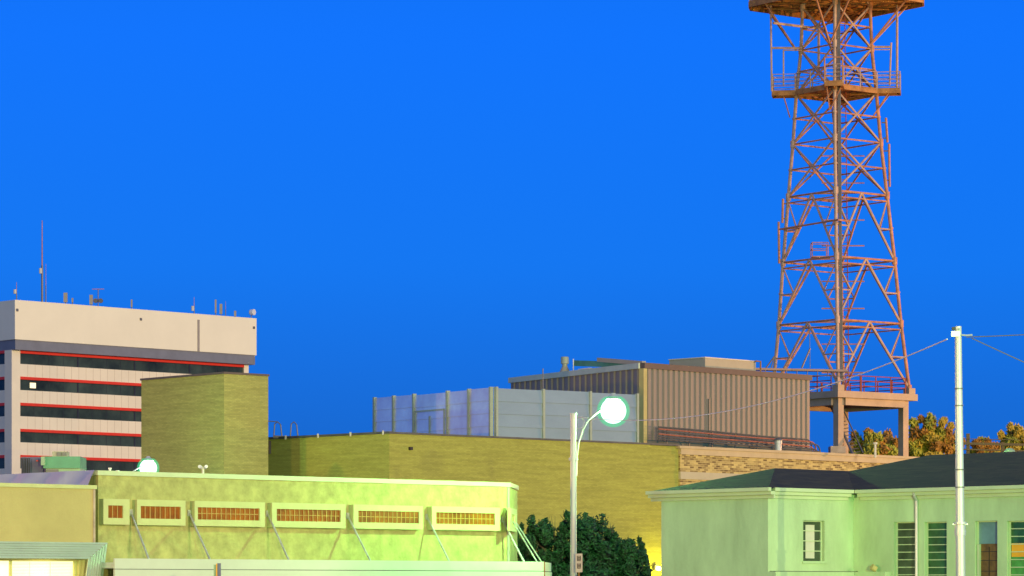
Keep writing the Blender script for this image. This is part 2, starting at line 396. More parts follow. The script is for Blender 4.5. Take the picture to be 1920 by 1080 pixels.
zz = OF.z(184, 563)
for dx in (-.35, .35):
    q = Vector((p.x + dx, p.y, zz)); MB().tube([q + Vector((0, -.15, 0)), q + Vector((0, .1, 0))], .32, 12).build('dish', M['galv_dark'], t)
MB().box(p.x - .8, p.x + .8, p.y - .03, p.y + .03, zt - .05, zt + .05).build('crossbar', M['steel'], t)
p = roofpt(471); t = thing('drum_dish', p, 'round white drum dish at the right corner of the office roof', 'antenna')
MB().tube([p, p + Vector((0, 0, 1.2))], .07, 6).build('pole', M['galv_dark'], t)
zz = OF.z(472, 585); q = Vector((p.x + .1, p.y, zz))
MB().tube([q + Vector((-.1, -.2, 0)), q + Vector((.35, -.5, 0))], .42, 18).build('drum', M['white'], t)
MB().box(p.x - .3, p.x + .05, p.y - .2, p.y + .2, zz - .25, zz + .25).build('radio_box', M['beige'], t)

# ------------------------------------------------------------------ tall brick block
ZB = ZC + 404 * 165 / FPX
a = PZ(420, 701, ZB); l = a + V * 9.6; rr = Face(a, a + U * 5)
TR = Face(a, a + U * 5); TLf = Face(a, a + V * 5)
lenL = TLf.s(265); lenR = TR.s(503)
foot = [a, a + U * lenR, a + U * lenR + V * lenL, a + V * lenL]
t = thing('brick_block', (a.x, a.y, 0), 'tall windowless tan brick block in front of the white office building', 'building')
MB().prism(foot, 0, ZB).build('brick_wall', M['tan_brick'], t)
e = .05; f2 = [a - (U + V) * e, a + U * (lenR + e) - V * e, a + U * (lenR + e) + V * (lenL + e), a - U * e + V * (lenL + e)]
MB().prism(f2, ZB + .003, ZB + .11).build('roof_edge', M['trim_brown'], t)

# ------------------------------------------------------------------ low brick wing
ZW = ZC + 292 * 165 / FPX
wc = PZ(730, 813, ZW); wl = PZ(503, 824, ZW); wl = wl + (wl - wc).normalized() * .0; wr = PZ(1275, 836.5, ZW)
WL = Face(wc, wl); WR = Face(wc, wr)
wing = thing('brick_building', (wc.x, wc.y, 0), 'long low tan brick building under the rooftop shed and metal screens', 'building')
wbr = wr + (wl - wc).normalized() * 24; wbl = wl + (wr - wc).normalized() * 14
s1218 = WR.s(1219)
foot = [wc, WR.at(s1218), WR.at(s1218, .0) + (wl - wc).normalized() * 24, wl + (WR.d) * s1218, wl]
MB().prism([wc, WR.at(s1218), WR.at(s1218) + WL.d * WL.L, wl], 0, ZW).build('brick_wall', M['tan_brick2'], wing)
MB().prism([WR.at(s1218 + .004, -.12), WR.at(WR.L, -.12), WR.at(WR.L) + WL.d * WL.L, WR.at(s1218 + .004) + WL.d * WL.L], 0, ZW - .01).build('brick_wall', M['tan_brick2'], wing)
mb = MB(); WL.box(mb, -.05, WL.L, ZW + .003, ZW + .12, -.25, .05); WR.box(mb, .0, WR.L, ZW + .003, ZW + .10, -.25, .05)
mb.build('roof_flashing', M['flashing'], wing)
for px in (537, 598, 659, 720): 
    mb = MB(); s_ = WL.s(px); WL.box(mb, s_ - .05, s_ + .05, ZW - .05, ZW + .17, .052, .09); mb.build('clip', M['pale'], wing)
# decorated street facade to the right
ZF = ZC + (HY - 836) * wr.y / FPX; 
fr = PZ(1702, 856, ZF); FR = Face(wr, fr)
xx = FR.L + 4
zb1 = FR.z(1300, 842); zb2 = FR.z(1300, 853); zb3 = FR.z(1300, 885); zb4 = FR.z(1300, 899)
mb = MB(); FR.box(mb, .01, xx, 0, zb4 - .003, -4, 0); mb.build('brick_wall', M['facade_brick'], wing)
mb = MB(); FR.box(mb, .0, xx, zb4, zb3 - .003, -4, .04); mb.build('stone_band', M['stone_pale'], wing)
mb = MB(); FR.box(mb, .01, xx, zb3, zb2 - .003, -4, 0); mb.build('patterned_brick_band', M['facade_brick'], wing)
mb = MB(); FR.box(mb, -.02, xx + .02, zb2, zb1 - .003, -4, .10); mb.build('stone_coping', M['stone'], wing)
mb = MB(); FR.box(mb, -.2, xx + .05, zb1, ZF, -4.1, .18); mb.build('roof_edge', M['stone'], wing)
mb = MB(); s_ = WR.s(768); z_ = WR.z(768, 841); WR.box(mb, s_ - .08, s_ + .1, z_ - .08, z_ + .08, .002, .16)
tag(mb.build('wall_camera', M['black']), 'tiny black box fixed high on the brick wall near its corner', 'camera')

# yellow wall lamp low on the brick wall beside the house
s_ = WR.s(1229); q = WR.at(s_, .0, WR.z(1229, 1066))
t = thing('wall_lamp', q, 'small glowing yellow lamp low on the brick wall at the house corner', 'lamp')
mb = MB(); WR.box(mb, s_ - .12, s_ + .12, q.z - .1, q.z + .22, -.11, .10); mb.build('housing', M['galv_dark'], t)
mb = MB(); mb.lathe(WR.at(s_, .25, q.z), [(.02, -.12), (.1, -.08), (.13, 0), (.1, .08), (.02, .12)], 12); mb.build('bulb', M['bulb_yellow'], t)
lo = lamp_light('wall_lamp_light', WR.at(s_, 1.0, q.z - .4), 450, (1.0, 0.85, 0.03), .15)

# roof ladder rails left of the wing
t = thing('ladder_rails', WL.at(WL.s(530), -2, ZW), 'dark hooped ladder handrails on the brick roof beside the tall block', 'ladder')
for (pa, pb) in ((513, 528), (544, 558)):
    A = P(pa, 822, 171); B = P(pb + 1, 822, 171); T1 = P(pa + 2, 795, 171); T2 = P((pa + pb) / 2, 791, 171); T3 = P(pb - 2, 796, 171)
    MB().tube([A, T1, T2, T3, B], .035, 8).build('hoop', M['galv_dark'], t)
MB().tube([P(496, 789, 171.05), P(521, 791, 171.05)], .03, 6).build('handrail', M['galv_dark'], t)
MB().tube([P(512, 819, 170.9), P(556, 821, 170.9)], .09, 6).build('base_bar', M['galv_dark'], t)
mb = MB(); a_ = P(504, 830, 171.2); b_ = P(566, 826, 172.5); mb.hexa([a_ - Vector((0, 0, .6)), b_ - Vector((0, 0, .6)), b_ + Vector((0, 1, -.6)), a_ + Vector((0, 1, -.6)), a_ + Vector((0, 0, .1)), b_ + Vector((0, 0, .05)), b_ + Vector((0, 1, .05)), a_ + Vector((0, 1, .1))])
mb.build('roof_hatch', M['black'], t)

# ------------------------------------------------------------------ metal screen wall on the roof
ZS = ZC + 379 * 173.8 / FPX
sc_ = PZ(925, 726, ZS); sl = PZ(702, 746, ZS); sr = PZ(1195, 739, ZS)
SL = Face(sc_, sl); SR = Face(sc_, sr)
ZR = ZW - 1.2
t = thing('rooftop_screen', (sc_.x, sc_.y, ZR), 'pale lapped metal screen wall around equipment on the brick roof, left of the shed', 'screen wall')
def screen(Fc, pxs, door=None, mt='screen'):
    ss = [Fc.s(p) for p in pxs]
    for i in range(len(ss) - 1):
        s0, s1 = sorted((ss[i], ss[i + 1])); mb = MB(); rows = 4
        zt = ZS - random.random() * .06
        if door == i:
            zt_rows = [(ZS - .9, ZS)]
        for r_ in range(rows):
            hh = 2.75 / rows; z1 = zt - hh * r_; z0 = z1 - hh - .02 if r_ < rows - 1 else ZR
            n1, n0 = .0 + .02, .07
            A, B = Fc.at(s0 + .05, n0), Fc.at(s1 - .05, n0); C, D_ = Fc.at(s1 - .05, n1), Fc.at(s0 + .05, n1)
            mb.face([(A.x, A.y, z0), (B.x, B.y, z0), (C.x, C.y, z1), (D_.x, D_.y, z1)])
            mb.face([(A.x, A.y, z0), (B.x, B.y, z0), (C.x, C.y, z0), (D_.x, D_.y, z0)])
        pn = mb.build('screen_panel', M[mt], t)
        if door == i:
            mb = MB(); zd = ZS - .95
            Fc.box(mb, s0 + .25, s1 - .2, zd - .08, zd, .08, .13); Fc.box(mb, s0 + .2, s0 + .28, ZR, zd, .08, .13); Fc.box(mb, s1 - .28, s1 - .2, ZR, zd, .08, .13)
            Fc.box(mb, (s0 + s1) / 2 - .06, (s0 + s1) / 2 + .06, ZR, zd - .35, .08, .13)
            mb.build('door_frame', M['screen_post'], t)
    for p in pxs:
        mb = MB(); s0 = Fc.s(p); Fc.box(mb, s0 - .07, s0 + .07, ZR, ZS + .03, -.1, .12); mb.build('post', M['screen_post'], t)
screen(SL, [921, 880, 840, 777, 739, 703], door=2, mt='clear')
screen(SR, [930, 1018, 1106, 1194])

# ------------------------------------------------------------------ ribbed metal shed on the roof
ZPh = ZC + 425 * 181.5 / FPX
pc = PZ(1205, 680, ZPh); pl = PZ(958, 708.5, ZPh); pr = PZ(1518, 703.5, ZPh)
PL = Face(pc, pl); PR = Face(pc, pr)
shed = thing('rooftop_shed', (pc.x, pc.y, ZR), 'big ribbed metal shed on the brick roof beside the lattice tower', 'building')
far = pl + (pr - pc)
def ribs(Fc, s0, s1, pitch, z0, z1):
    mb = MB(); n = int((s1 - s0) / pitch); pitch = (s1 - s0) / n; pts = []
    for i in range(n):
        b = s0 + i * pitch
        pts += [(b, .0), (b + pitch * .20, .0), (b + pitch * .30, .075), (b + pitch * .82, .075), (b + pitch * .92, .0)]
    pts.append((s1, .0))
    for (p, q) in zip(pts[:-1], pts[1:]):
        A = Fc.at(p[0], p[1]); B = Fc.at(q[0], q[1])
        mb.face([(A.x, A.y, z0), (B.x, B.y, z0), (B.x, B.y, z1), (A.x, A.y, z1)])
    return mb
zfas = ZPh - .32
ribs(PR, .25, PR.L, PR.L / 33, ZR, zfas).build('ribbed_wall', M['rib'], shed, recalc=False)
ribs(PL, .25, PL.L, PL.L / 24, ZR, zfas).build('ribbed_wall', M['rib'], shed, recalc=False)
foot = [PR.at(0.15, -.1), PR.at(PR.L - .02, -.1), far + (pc - far).normalized() * .2, PL.at(PL.L - .02, -.1)]
MB().prism(foot, ZR, zfas).build('inner_wall', M['trim_brown'], shed)
mb = MB(); PR.box(mb, 0, PR.L + .06, zfas, ZPh, -.3, .16); mb.build('roof_fascia', M['trim_brown'], shed)
mb = MB(); PL.box(mb, .2, PL.L + .06, zfas, ZPh, -.3, .16); mb.build('roof_fascia', M['awning'], shed)
MB().prism([PR.at(.1, -.1), PR.at(PR.L, -.1), far, PL.at(PL.L, -.1)], ZPh - .12, ZPh - .04).build('roof', M['flashing'], shed)
MB().prism([PR.at(-.05, .12), PR.at(.24, .12), PR.at(.24, -.3), PL.at(.2, -.1), PL.at(.2, .12)], ZR, ZPh - .33).build('corner_trim', M['trim_gold'], shed)
mb = MB(); s_ = PR.s(1327); PR.box(mb, s_ - .06, s_ + .06, ZR, PR.z(1327, 748), .08, .16); mb.build('downpipe', M['rib'], shed)
mb = MB(); PR.box(mb, .26, PR.L, ZR, PR.z(1400, 834, .1), .08, .12); mb.build('skirt', M['flashing_teal'], shed)
# rooftop items on the shed
t = thing('rooftop_unit', PR.at(PR.s(1350, -1.5), -1.5, ZPh), 'long pale boxy ventilation housing on the shed roof', 'roof unit')
s0, s1 = PR.s(1322, -1.2), PR.s(1417, -1.2); zt = PR.z(1322, 671, -1.2)
mb = MB(); PR.box(mb, s0, s1, ZPh - .03, zt, -4.0, -1.2); mb.build('housing', M['beige'], t)
mb = MB(); PR.box(mb, s0 - .04, s1 + .04, zt + .002, zt + .06, -4.04, -1.16); mb.build('lid', M['pale'], t)
t = thing('vent_pipe', PR.at(PR.s(1428, -1), -1, ZPh), 'thin bent pipe at the end of the pale housing on the shed', 'pipe')
q0 = PR.at(PR.s(1417, -1), -1, PR.z(1417, 677, -1)); q1 = PR.at(PR.s(1426, -1), -1, q0.z); q2 = PR.at(PR.s(1426, -1), -1, ZPh - .05)
MB().tube([q0, q1, q2], .05, 8).build('pipe', M['deck'], t)
q = PL.at(PL.s(1059, -1.0), -1.0, ZPh); q.z = ZPh - .04
t = thing('roof_vent', q, 'round roof vent with a flared skirt on the left of the shed roof', 'vent')
k = q.y / FPX
MB().lathe(q, [(12 * k, 0), (12 * k, .03), (5.5 * k, .45), (5 * k, .5)], 20).build('skirt', M['beige'], t)
MB().lathe(q + Vector((0, 0, .502)), [(5 * k, 0), (5 * k, .12), (7.5 * k, .14), (7.5 * k, .52), (6.5 * k, .56)], 20).build('hood', M['screen_post'], t)
t = thing('parapet_beams', PL.at(PL.s(1150, -1.5), -1.5, ZPh), 'low stepped metal beams along the shed roof above the street lamp', 'roof beam')
def beam(px0, px1, y0, y1, th, n, m, name):
    s0, s1 = PL.s(px0, n), PL.s(px1, n); A = PL.at(s0, n, PL.z(px0, y0, n)); B = PL.at(s1, n, PL.z(px1, y1, n))
    dn = PL.n * .25; th = Vector((0, 0, th))
    MB().hexa([A - th, B - th, B - th - dn, A - th - dn, A, B, B - dn, A - dn]).build(name, m, t)
beam(1119, 1204, 670.5, 677, .24, -.9, M['beige'], 'upper_beam'); beam(1076, 1205, 675.5, 679.5, .34, -1.4, M['hvac_green'], 'lower_beam')
q = PL.at(PL.s(1075, -.6), -.6, ZPh)
MB().tube([q - Vector((0, 0, .05)), Vector((q.x, q.y, PL.z(1075, 673, -.6)))], .035, 6).build('pole', M['white'], t)
mb = MB(); PL.box(mb, PL.s(1104, -1.1), PL.s(1084, -1.1), ZPh - .1, ZPh + .22, -1.35, -1.1); mb.build('white_box', M['white'], t)
q = SR.at(SR.s(1018), .2, ZR)
tag(MB().tube([P(1018, 760, 177), P(1018, 691, 177)], .035, 6).build('lightning_rod', M['galv_dark']), 'thin dark upright rod in front of the left shed wall', 'rod')

# pipe rack
t = thing('pipe_rack', PR.at(PR.s(1400, 2), 2, ZR), 'bundle of long copper coloured conduits running low in front of the shed', 'pipes')
npipe = 6
for i in range(npipe):
    n_ = .5 + i * .2; zs = ZC + 299 * 184 / FPX + .05 - i * .145
    s0 = PR.s(1235, n_); s1 = PR.s(1522 + 6 * (i % 3) + i * 2, n_)
    pts = []
    for j in range(9):
        u = j / 8; pts.append(PR.at(s0 + (s1 - .5 - s0) * u, n_, zs - .28 * u + .02 * math.sin(u * 7 + i)))
    ze = pts[-1].z
    for aa in range(1, 6):
        th = aa / 5 * math.pi / 2; pts.append(PR.at(s1 - .5 + .5 * math.sin(th), n_, ze - .5 * (1 - math.cos(th))))
    pts.append(PR.at(s1, n_, ZR))
    MB().tube(pts, .042, 8).build('conduit', M['copper'] if i in (1, 3) else M['flashing'], t)
for px in (1278, 1320, 1363, 1406, 1448, 1490):
    mb = MB(); s_ = PR.s(px, 1.5); z_ = ZC + 297 * 184 / FPX - .28 * (px - 1235) / 290
    PR.box(mb, s_ - .04, s_ + .04, z_ - .9, z_ - .84, .4, 1.6); PR.box(mb, s_ - .03, s_ + .03, ZR, z_ + .16, .36, .4)
    mb.build('support', M['galv_dark'], t)
s_ = PR.s(1459, 2.2); q = PR.at(s_, 2.2, ZR)
t = thing('exhaust_pipe', q, 'short shiny exhaust cylinder beneath the conduits on the roof', 'vent')
zt = PR.z(1459, 826, 2.2)
MB().lathe(q, [(.2, 0), (.2, zt - ZR - .2), (.23, zt - ZR - .19), (.23, zt - ZR)], 16).build('cylinder', M['galv'], t)
MB().lathe(Vector((q.x, q.y, zt + .003)), [(.3, 0), (.3, .04), (.08, .15)], 16).build('cap', M['galv_dark'], t)
q = P(1641, 858, 189)
t = thing('vent_pipe', q, 'thin white pipe standing on the parapet under the tower', 'pipe')
MB().tube([q, P(1641, 832, 189)], .07, 8).build('pipe', M['pale'], t); MB().tube([P(1641, 833, 189), P(1641, 829.5, 189)], .13, 8).build('cap', M['pale'], t)

# ------------------------------------------------------------------ lattice tower on its concrete platform
TC = Vector((23.1, 224.7, 0))
D1 = Vector((-.141, -.990, 0)); D2 = Vector((.990, -.141, 0))
DIR = [D1, D2, -D1, -D2]
ZSl = ZC + 373.5 * 219.2 / FPX; TH = 12.5 * 219.2 / FPX
plat = thing('concrete_platform', (TC.x, TC.y, 0), 'raised concrete deck on square columns carrying the lattice tower', 'platform')
MB().prism([TC + d * 5.35 for d in DIR], ZSl - TH, ZSl).build('slab', M['conc'], plat)
mb = MB()
for i in range(4):
    A = TC + DIR[i] * 4.7; B = TC + DIR[(i + 1) % 4] * 4.7; F_ = (B - A).normalized(); Nn = Vector((F_.y, -F_.x, 0)) * .2
    mb.prism([A + Nn + F_ * .5, B + Nn - F_ * .5, B - Nn - F_ * .5, A - Nn + F_ * .5], ZSl - TH - .5, ZSl - TH - .003)
each(mb, 'under_beam', M['conc'], plat)
for d in DIR:
    q = TC + d * 4.35
    MB().prism([q + e_ * .36 for e_ in DIR], 0, ZSl - TH - .004).build('column', M['conc'], plat)
    q = TC + d * 4.76
    MB().prism([q + e_ * .42 for e_ in DIR], ZSl + .003, ZSl + .42).build('pedestal', M['conc'], plat)
q0 = TC + D1 * 4.4; 
# deck railing
mb = MB()
for i in range(4):
    A = TC + DIR[i] * 5.0; B = TC + DIR[(i + 1) % 4] * 5.0
    for zz in (.4, .75, 1.1): mb.tube([A.lerp(B, .1) + Vector((0, 0, ZSl + zz)), A.lerp(B, .9) + Vector((0, 0, ZSl + zz))], .035, 5)
    for u in (.1, .3, .5, .7, .9): mb.tube([A.lerp(B, u) + Vector((0, 0, ZSl)), A.lerp(B, u) + Vector((0, 0, ZSl + 1.12))], .045 if u != .3 else .09, 5)
mb.build('deck_railing', M['steel_red'], plat)
# stair from roof level up to the slab
t = thing('steel_ladder', TC + D1 * 2, 'dark steep ladder stair slanting down behind the front concrete column', 'ladder')
A = P(1552, 748, 223); B = P(1604, 862, 219); off = Vector((.45, .3, .0))
mb = MB(); mb.tube([A, B], .1, 6); mb.tube([A + off + Vector((.1, 0, .5)), B + off + Vector((.1, 0, .5))], .05, 6); each(mb, 'stringer', M['galv_dark'], t)
mb = MB()
for i in range(1, 18):
    q = A.lerp(B, i / 18); mb.tube([q, q + off + Vector((.1, 0, .1))], .03, 4)
mb.build('rungs', M['galv_dark'], t)
# duct box by the front column
tag(MB().box(*(P(1556, 0, 196).x, P(1584, 0, 196).x), 195.5, 197, ZC + 255 * 196 / FPX, ZC + 268 * 196 / FPX).build('rooftop_box', M['steel_pale']), 'low rusty flat box on the roof at the foot of the front column', 'box')
# walkway from the shed roof to the tower
t = thing('walkway', P(1500, 693, 208), 'dark narrow steel walkway from the shed roof to the tower legs', 'walkway')
A = P(1415, 689.5, 212); B = P(1590, 693, 219)
mb = MB(); mb.hexa([A - Vector((0, 0, .14)), B - Vector((0, 0, .14)), B + Vector((0, .8, -.14)), A + Vector((0, .8, -.14)), A, B, B + Vector((0, .8, 0)), A + Vector((0, .8, 0))]); mb.build('deck', M['galv_dark'], t)
mb = MB()
for i in range(10):
    q = A.lerp(B, i / 9); mb.tube([q - Vector((0, 0, .13)), q - Vector((0, 0, .45))], .03, 4)
mb.tube([A - Vector((0, 0, .45)), B - Vector((0, 0, .45))], .03, 4); mb.build('truss', M['galv_dark'], t)
mb = MB(); mb.tube([P(1446, 690, 213), P(1452, 668, 213)], .04, 5); mb.tube([P(1436, 690, 213), P(1452, 668, 213)], .05, 5); mb.tube([P(1503, 690, 214), P(1519, 653, 214)], .06, 5); mb.tube([P(1519, 690, 214), P(1518, 618, 214)], .025, 5)
each(mb, 'stay', M['galv_dark'], t)

tower = thing('lattice_tower', (TC.x, TC.y, ZSl), 'tall rust coloured four-legged lattice tower on a concrete deck', 'tower')
LV = [(ZSl + .42, 4.76), (20.3, 4.27), (24.7, 3.90), (29.3, 3.45), (33.0, 3.07), (36.5, 2.80), (39.6, 2.47), (42.6, 2.36), (46.0, 2.2)]
def Rz(z):
    for (z0, r0), (z1, r1) in zip(LV[:-1], LV[1:]):
        if z <= z1: return r0 + (r1 - r0) * (z - z0) / (z1 - z0)
    return LV[-1][1]
LEAN = lambda z: Vector((-.33 * min(1, (z - 15) / 20), 0, 0))
def LP(i, z): q = TC + LEAN(z) + DIR[i % 4] * Rz(z); return Vector((q.x, q.y, z))
for i in range(4):
    mb = MB(); pts = [LP(i, z) for z, r in LV]
    for p, q in zip(pts[:-1], pts[1:]): mb.tube([p, q], .125, 10)
    for z, r in LV[:-1]: 
        q = LP(i, z); mb.tube([q - Vector((0, 0, .25)), q + Vector((0, 0, .25))], .19, 10)
    for z in (22.5, 27, 31.2, 34.8, 38): 
        q = LP(i, z); mb.tube([q - Vector((0, 0, .06)), q + Vector((0, 0, .06))], .17, 10)
    mb.build('leg', M['steel_pale'] if i in (0, 3) else M['steel'], tower)
mb = MB()
for dx in (.16, .24, .32): mb.tube([LP(0, ZSl + .6) + Vector((dx, .12, 0)), LP(0, 45) + Vector((dx, .12, 0))], .04, 5)
mb.build('cable_run', M['galv_dark'], tower)
def ring(z, r=.075, dbl=False):
    mb = MB()
    for i in range(4):
        mb.tube([LP(i, z), LP(i + 1, z)], r, 6)
    if dbl:
        for i in range(4):
            mb.tube([LP(i, z).lerp(LP(i + 1, z), .5), LP(i + 1, z).lerp(LP(i + 2, z), .5)], r * .8, 6)
        for i in range(4): mb.tube([LP(i, z - .42), LP(i + 1, z - .42)], r * .7, 6)
    mb.build('horizontal_ring', M['steel'], tower)
for k in (1, 2, 3): ring(LV[k][0], dbl=True)
for z in (LV[4][0], LV[5][0], LV[6][0], 31.2, 34.8, 38.1, 41.1): ring(z, .06)
for k in range(3):
    z0, z1 = LV[k][0], LV[k + 1][0]
    for i in range(4):
        A0, B0, A1, B1 = LP(i, z0), LP(i + 1, z0), LP(i, z1), LP(i + 1, z1); Mt = A1.lerp(B1, .5)
        mb = MB()
        for C0, C1, ii in ((A0, A1, i), (B0, B1, i + 1)):
            mb.tube([Mt, C0], .085, 6); Q = Mt.lerp(C0, .52); mb.tube([Q, C1 - Vector((0, 0, .35))], .05, 6); mb.tube([Q, LP(ii, Q.z)], .055, 6)
        mb.build('cross_brace', M['steel'] if i in (1, 2) else M['steel_pale'], tower)
for k in range(3, 8):
    z0, z1 = LV[k][0], LV[k + 1][0]
    for i in range(4):
        mb = MB(); mb.tube([LP(i, z0), LP(i + 1, z1)], .075, 6); mb.tube([LP(i + 1, z0), LP(i, z1)], .07, 6)
        mb.build('cross_brace', M['steel'] if i in (1, 2) else M['steel_pale'], tower)
# central ladder
mb = MB(); lx = TC + D2 * .35 + D1 * .2
for dx in (-.22, .22): mb.tube([Vector((lx.x + dx, lx.y, ZSl)), Vector((lx.x + dx - .3, lx.y, 42.5))], .035, 5)
z = ZSl + .3
while z < 42.4:
    u = (z - ZSl) / (42.5 - ZSl) * .3; mb.tube([Vector((lx.x - .22 - u, lx.y, z)), Vector((lx.x + .22 - u, lx.y, z))], .018, 4); z += .4
mb.build('ladder', M['steel_red'], tower)
mb = MB()
for z in (16.9, 18.9, 21.4, 23.3, 25.8, 27.6, 30.2, 32.1): mb.tube([Vector((lx.x - 1.7, lx.y, z)), Vector((lx.x + 1.3, lx.y, z))], .045, 5)
each(mb, 'ladder_bracket', M['steel'], tower)
# rest platform left of the front leg
mb = MB(); A = P(1523, 480, 223); 
for dx, dy in ((0, 0), (1.1, 0), (0, 1.1), (1.1, 1.1)): mb.tube([A + Vector((dx, dy, 0)), A + Vector((dx, dy, .95))], .035, 5)
for zz in (.5, .95):
    c_ = [A + Vector((x_, y_, zz)) for x_, y_ in ((1.1, 0), (0, 0), (0, 1.1), (1.1, 1.1))]
    for p, q in zip(c_[:-1], c_[1:]): mb.tube([p, q], .03, 5)
mb.box(A.x, A.x + 1.3, A.y, A.y + 1.2, A.z - .08, A.z); mb.build('rest_cage', M['steel'], tower)
mb = MB(); mb.tube([P(1462, 430, 224), P(1572, 412, 219.5), P(1594, 415, 222)], .07, 6); mb.tube([P(1462, 430, 224), P(1500, 428, 223)], .05, 6); each(mb, 'side_arm', M['steel'], tower)
# lower service platform, cross shaped in plan with a balcony at each leg
TC0 = TC; TC = TC0 + LEAN(40)
def plan(rb, rt, hw):
    pts = []
    for i in range(4):
        d = DIR[i]; e_ = DIR[(i + 1) % 4]
        pts += [TC + d * rb - e_ * hw, TC + d * rt - e_ * hw, TC + d * rt + e_ * hw, TC + d * rb + e_ * hw]
    return pts
ZL = 1.7 + (1105 - 172) * 224.7 / FPX + .1
pts = plan(2.85, 4.45, .62)
mb = MB(); mb.prism(pts, ZL - .1, ZL)
pf = mb.build('service_platform', M['deck'], tower)
mb = MB()
n = len(pts)
for i in range(n):
    A, B = pts[i], pts[(i + 1) % n]; F_ = (B - A).normalized(); Nn = Vector((F_.y, -F_.x, 0)) * .05
    mb.prism([A + Nn, B + Nn, B - Nn, A - Nn], ZL - .38, ZL - .101)
for i in range(4): mb.tube([TC + DIR[i] * 1.0 + Vector((0, 0, ZL - .3)), TC + DIR[i] * 4.2 + Vector((0, 0, ZL - .3))], .1, 5)
mb.build('edge_beam', M['deck'], pf)
mb = MB()
for i in range(n):
    A, B = pts[i], pts[(i + 1) % n]; m_ = 2 if (B - A).length > 2 else 1
    front = (i % 4 == 1)
    for zz in (.28, .56, .84, 1.12): mb.tube([A + Vector((0, 0, ZL + zz)), B + Vector((0, 0, ZL + zz))], .028, 5)
    for j in range(m_): q = A.lerp(B, j / m_); mb.tube([q + Vector((0, 0, ZL - .2)), q + Vector((0, 0, ZL + 1.15))], .05, 5)
mb.build('railing', M['steel_pale'], pf)
mb = MB(); A, B = pts[1], pts[2]
for q in (A, B): mb.tube([q + Vector((0, 0, ZL)), q + Vector((0, 0, ZL + 1.6))], .06, 5)
mb.tube([A + Vector((0, 0, ZL + 1.6)), B + Vector((0, 0, ZL + 1.6))], .05, 5); mb.build('gate_frame', M['steel'], pf)
for i in (0, 2):   # struts under the platform
    pass
mb = MB()
for i in range(4):
    for sg in (-1, 1):
        mb.tube([LP(i, 34.9), Vector(((TC + DIR[i] * 3.7 + DIR[(i + 1) % 4] * .5 * sg).x, (TC + DIR[i] * 3.7 + DIR[(i + 1) % 4] * .5 * sg).y, ZL - .3))], .05, 5)
each(mb, 'strut', M['steel'], pf)
# upper platform
ZU = 42.75; R2 = 6.05
oc = []
for i in range(4):
    d = DIR[i]; e_ = DIR[(i + 1) % 4]; oc += [TC + d * R2 - e_ * .7, TC + d * R2 + e_ * .7]
mb = MB(); mb.prism(oc, ZU + .25, ZU + .33); up = mb.build('top_platform', M['deck'], tower)
mb = MB()
for i in range(8):
    A, B = oc[i], oc[(i + 1) % 8]; F_ = (B - A).normalized(); Nn = Vector((F_.y, -F_.x, 0)) * .07
    mb.prism([A + Nn, B + Nn, B - Nn, A - Nn], ZU - .15, ZU + .249)
mb.build('edge_beam', M['deck'], up)
mb = MB()
def up_(p, z=ZU + .12): return Vector((p.x, p.y, z))
for i in range(4):
    A = TC + DIR[i] * (R2 - .2); Bq = TC + DIR[(i + 1) % 4] * (R2 - .2)
    mb.tube([up_(TC), up_(A)], .12, 6)
    for u in (.25, .5, .75): mb.tube([up_(A.lerp(Bq, u)), up_(TC + (A.lerp(Bq, u) - TC) * .15)], .09, 5)
    for u in (.35, .7): mb.tube([up_(TC.lerp(A, u)), up_(TC.lerp(Bq, u))], .1, 5)
    C_ = TC.lerp(A.lerp(Bq, .5), .62)
    for u in (.12, .38, .62, .88): mb.tube([up_(C_, ZU - .05), up_(A.lerp(Bq, u), ZU - .02)], .07, 5)
mb.build('floor_beams', M['deck'], up)
mb = MB()
for i in range(4):
    A0 = LP(i, 39.6); e_ = DIR[(i + 1) % 4]
    for sg in (-1, 1):
        q = TC + DIR[i] * 4.9 + e_ * (sg * 1.3); mb.tube([A0, up_(q, ZU)], .075, 6)
each(mb, 'bracket', M['steel'], up)
mb = MB()
for i in range(8):
    A, B = oc[i], oc[(i + 1) % 8]; m_ = 5 if (B - A).length > 2 else 1
    for zz in (.5, .9, 1.3): mb.tube([up_(A, ZU + zz), up_(B, ZU + zz)], .035, 5)
    for j in range(m_): q = A.lerp(B, j / m_); mb.tube([up_(q, ZU + .3), up_(q, ZU + 1.3)], .05, 5)
mb.build('railing', M['steel_pale'], up)
# hanging pipes and side arms
def pole(name, pts, r, label, m='steel_pale'):
    o = MB(); 
    for a_, b_ in zip(pts[:-1], pts[1:]): o.tube([a_, b_], r, 6)
    return tag(o.build(name, M[m]), label, 'pipe')
Yt = 224.7
mb = MB(); mb.tube([P(1447, 171, Yt), P(1445, 8, Yt)], .075, 6); mb.tube([P(1682, 165, Yt), P(1682, 10, Yt)], .09, 6)
each(mb, 'hanging_pole', M['steel_pale'], tower)
mb = MB(); mb.tube([P(1446, 90, Yt), P(1504, 90, Yt)], .08, 6); mb.tube([P(1469, 94, Yt), P(1504, 94, Yt)], .05, 6); mb.tube([P(1469, 94, Yt), P(1469, 162, Yt)], .06, 6)
mb.tube([P(1450, 43, Yt - 2), P(1530, 53, Yt)], .09, 6); mb.tube([P(1636, 88, Yt), P(1671, 88, Yt)], .08, 6); mb.tube([P(1636, 93, Yt), P(1669, 93, Yt)], .04, 6); mb.tube([P(1671, 80, Yt), P(1668, 160, Yt)], .07, 6)
mb.tube([P(1535, 50, Yt - 1), P(1535, 135, Yt - 1)], .1, 6)
each(mb, 'antenna_arm', M['steel_pale'], tower)
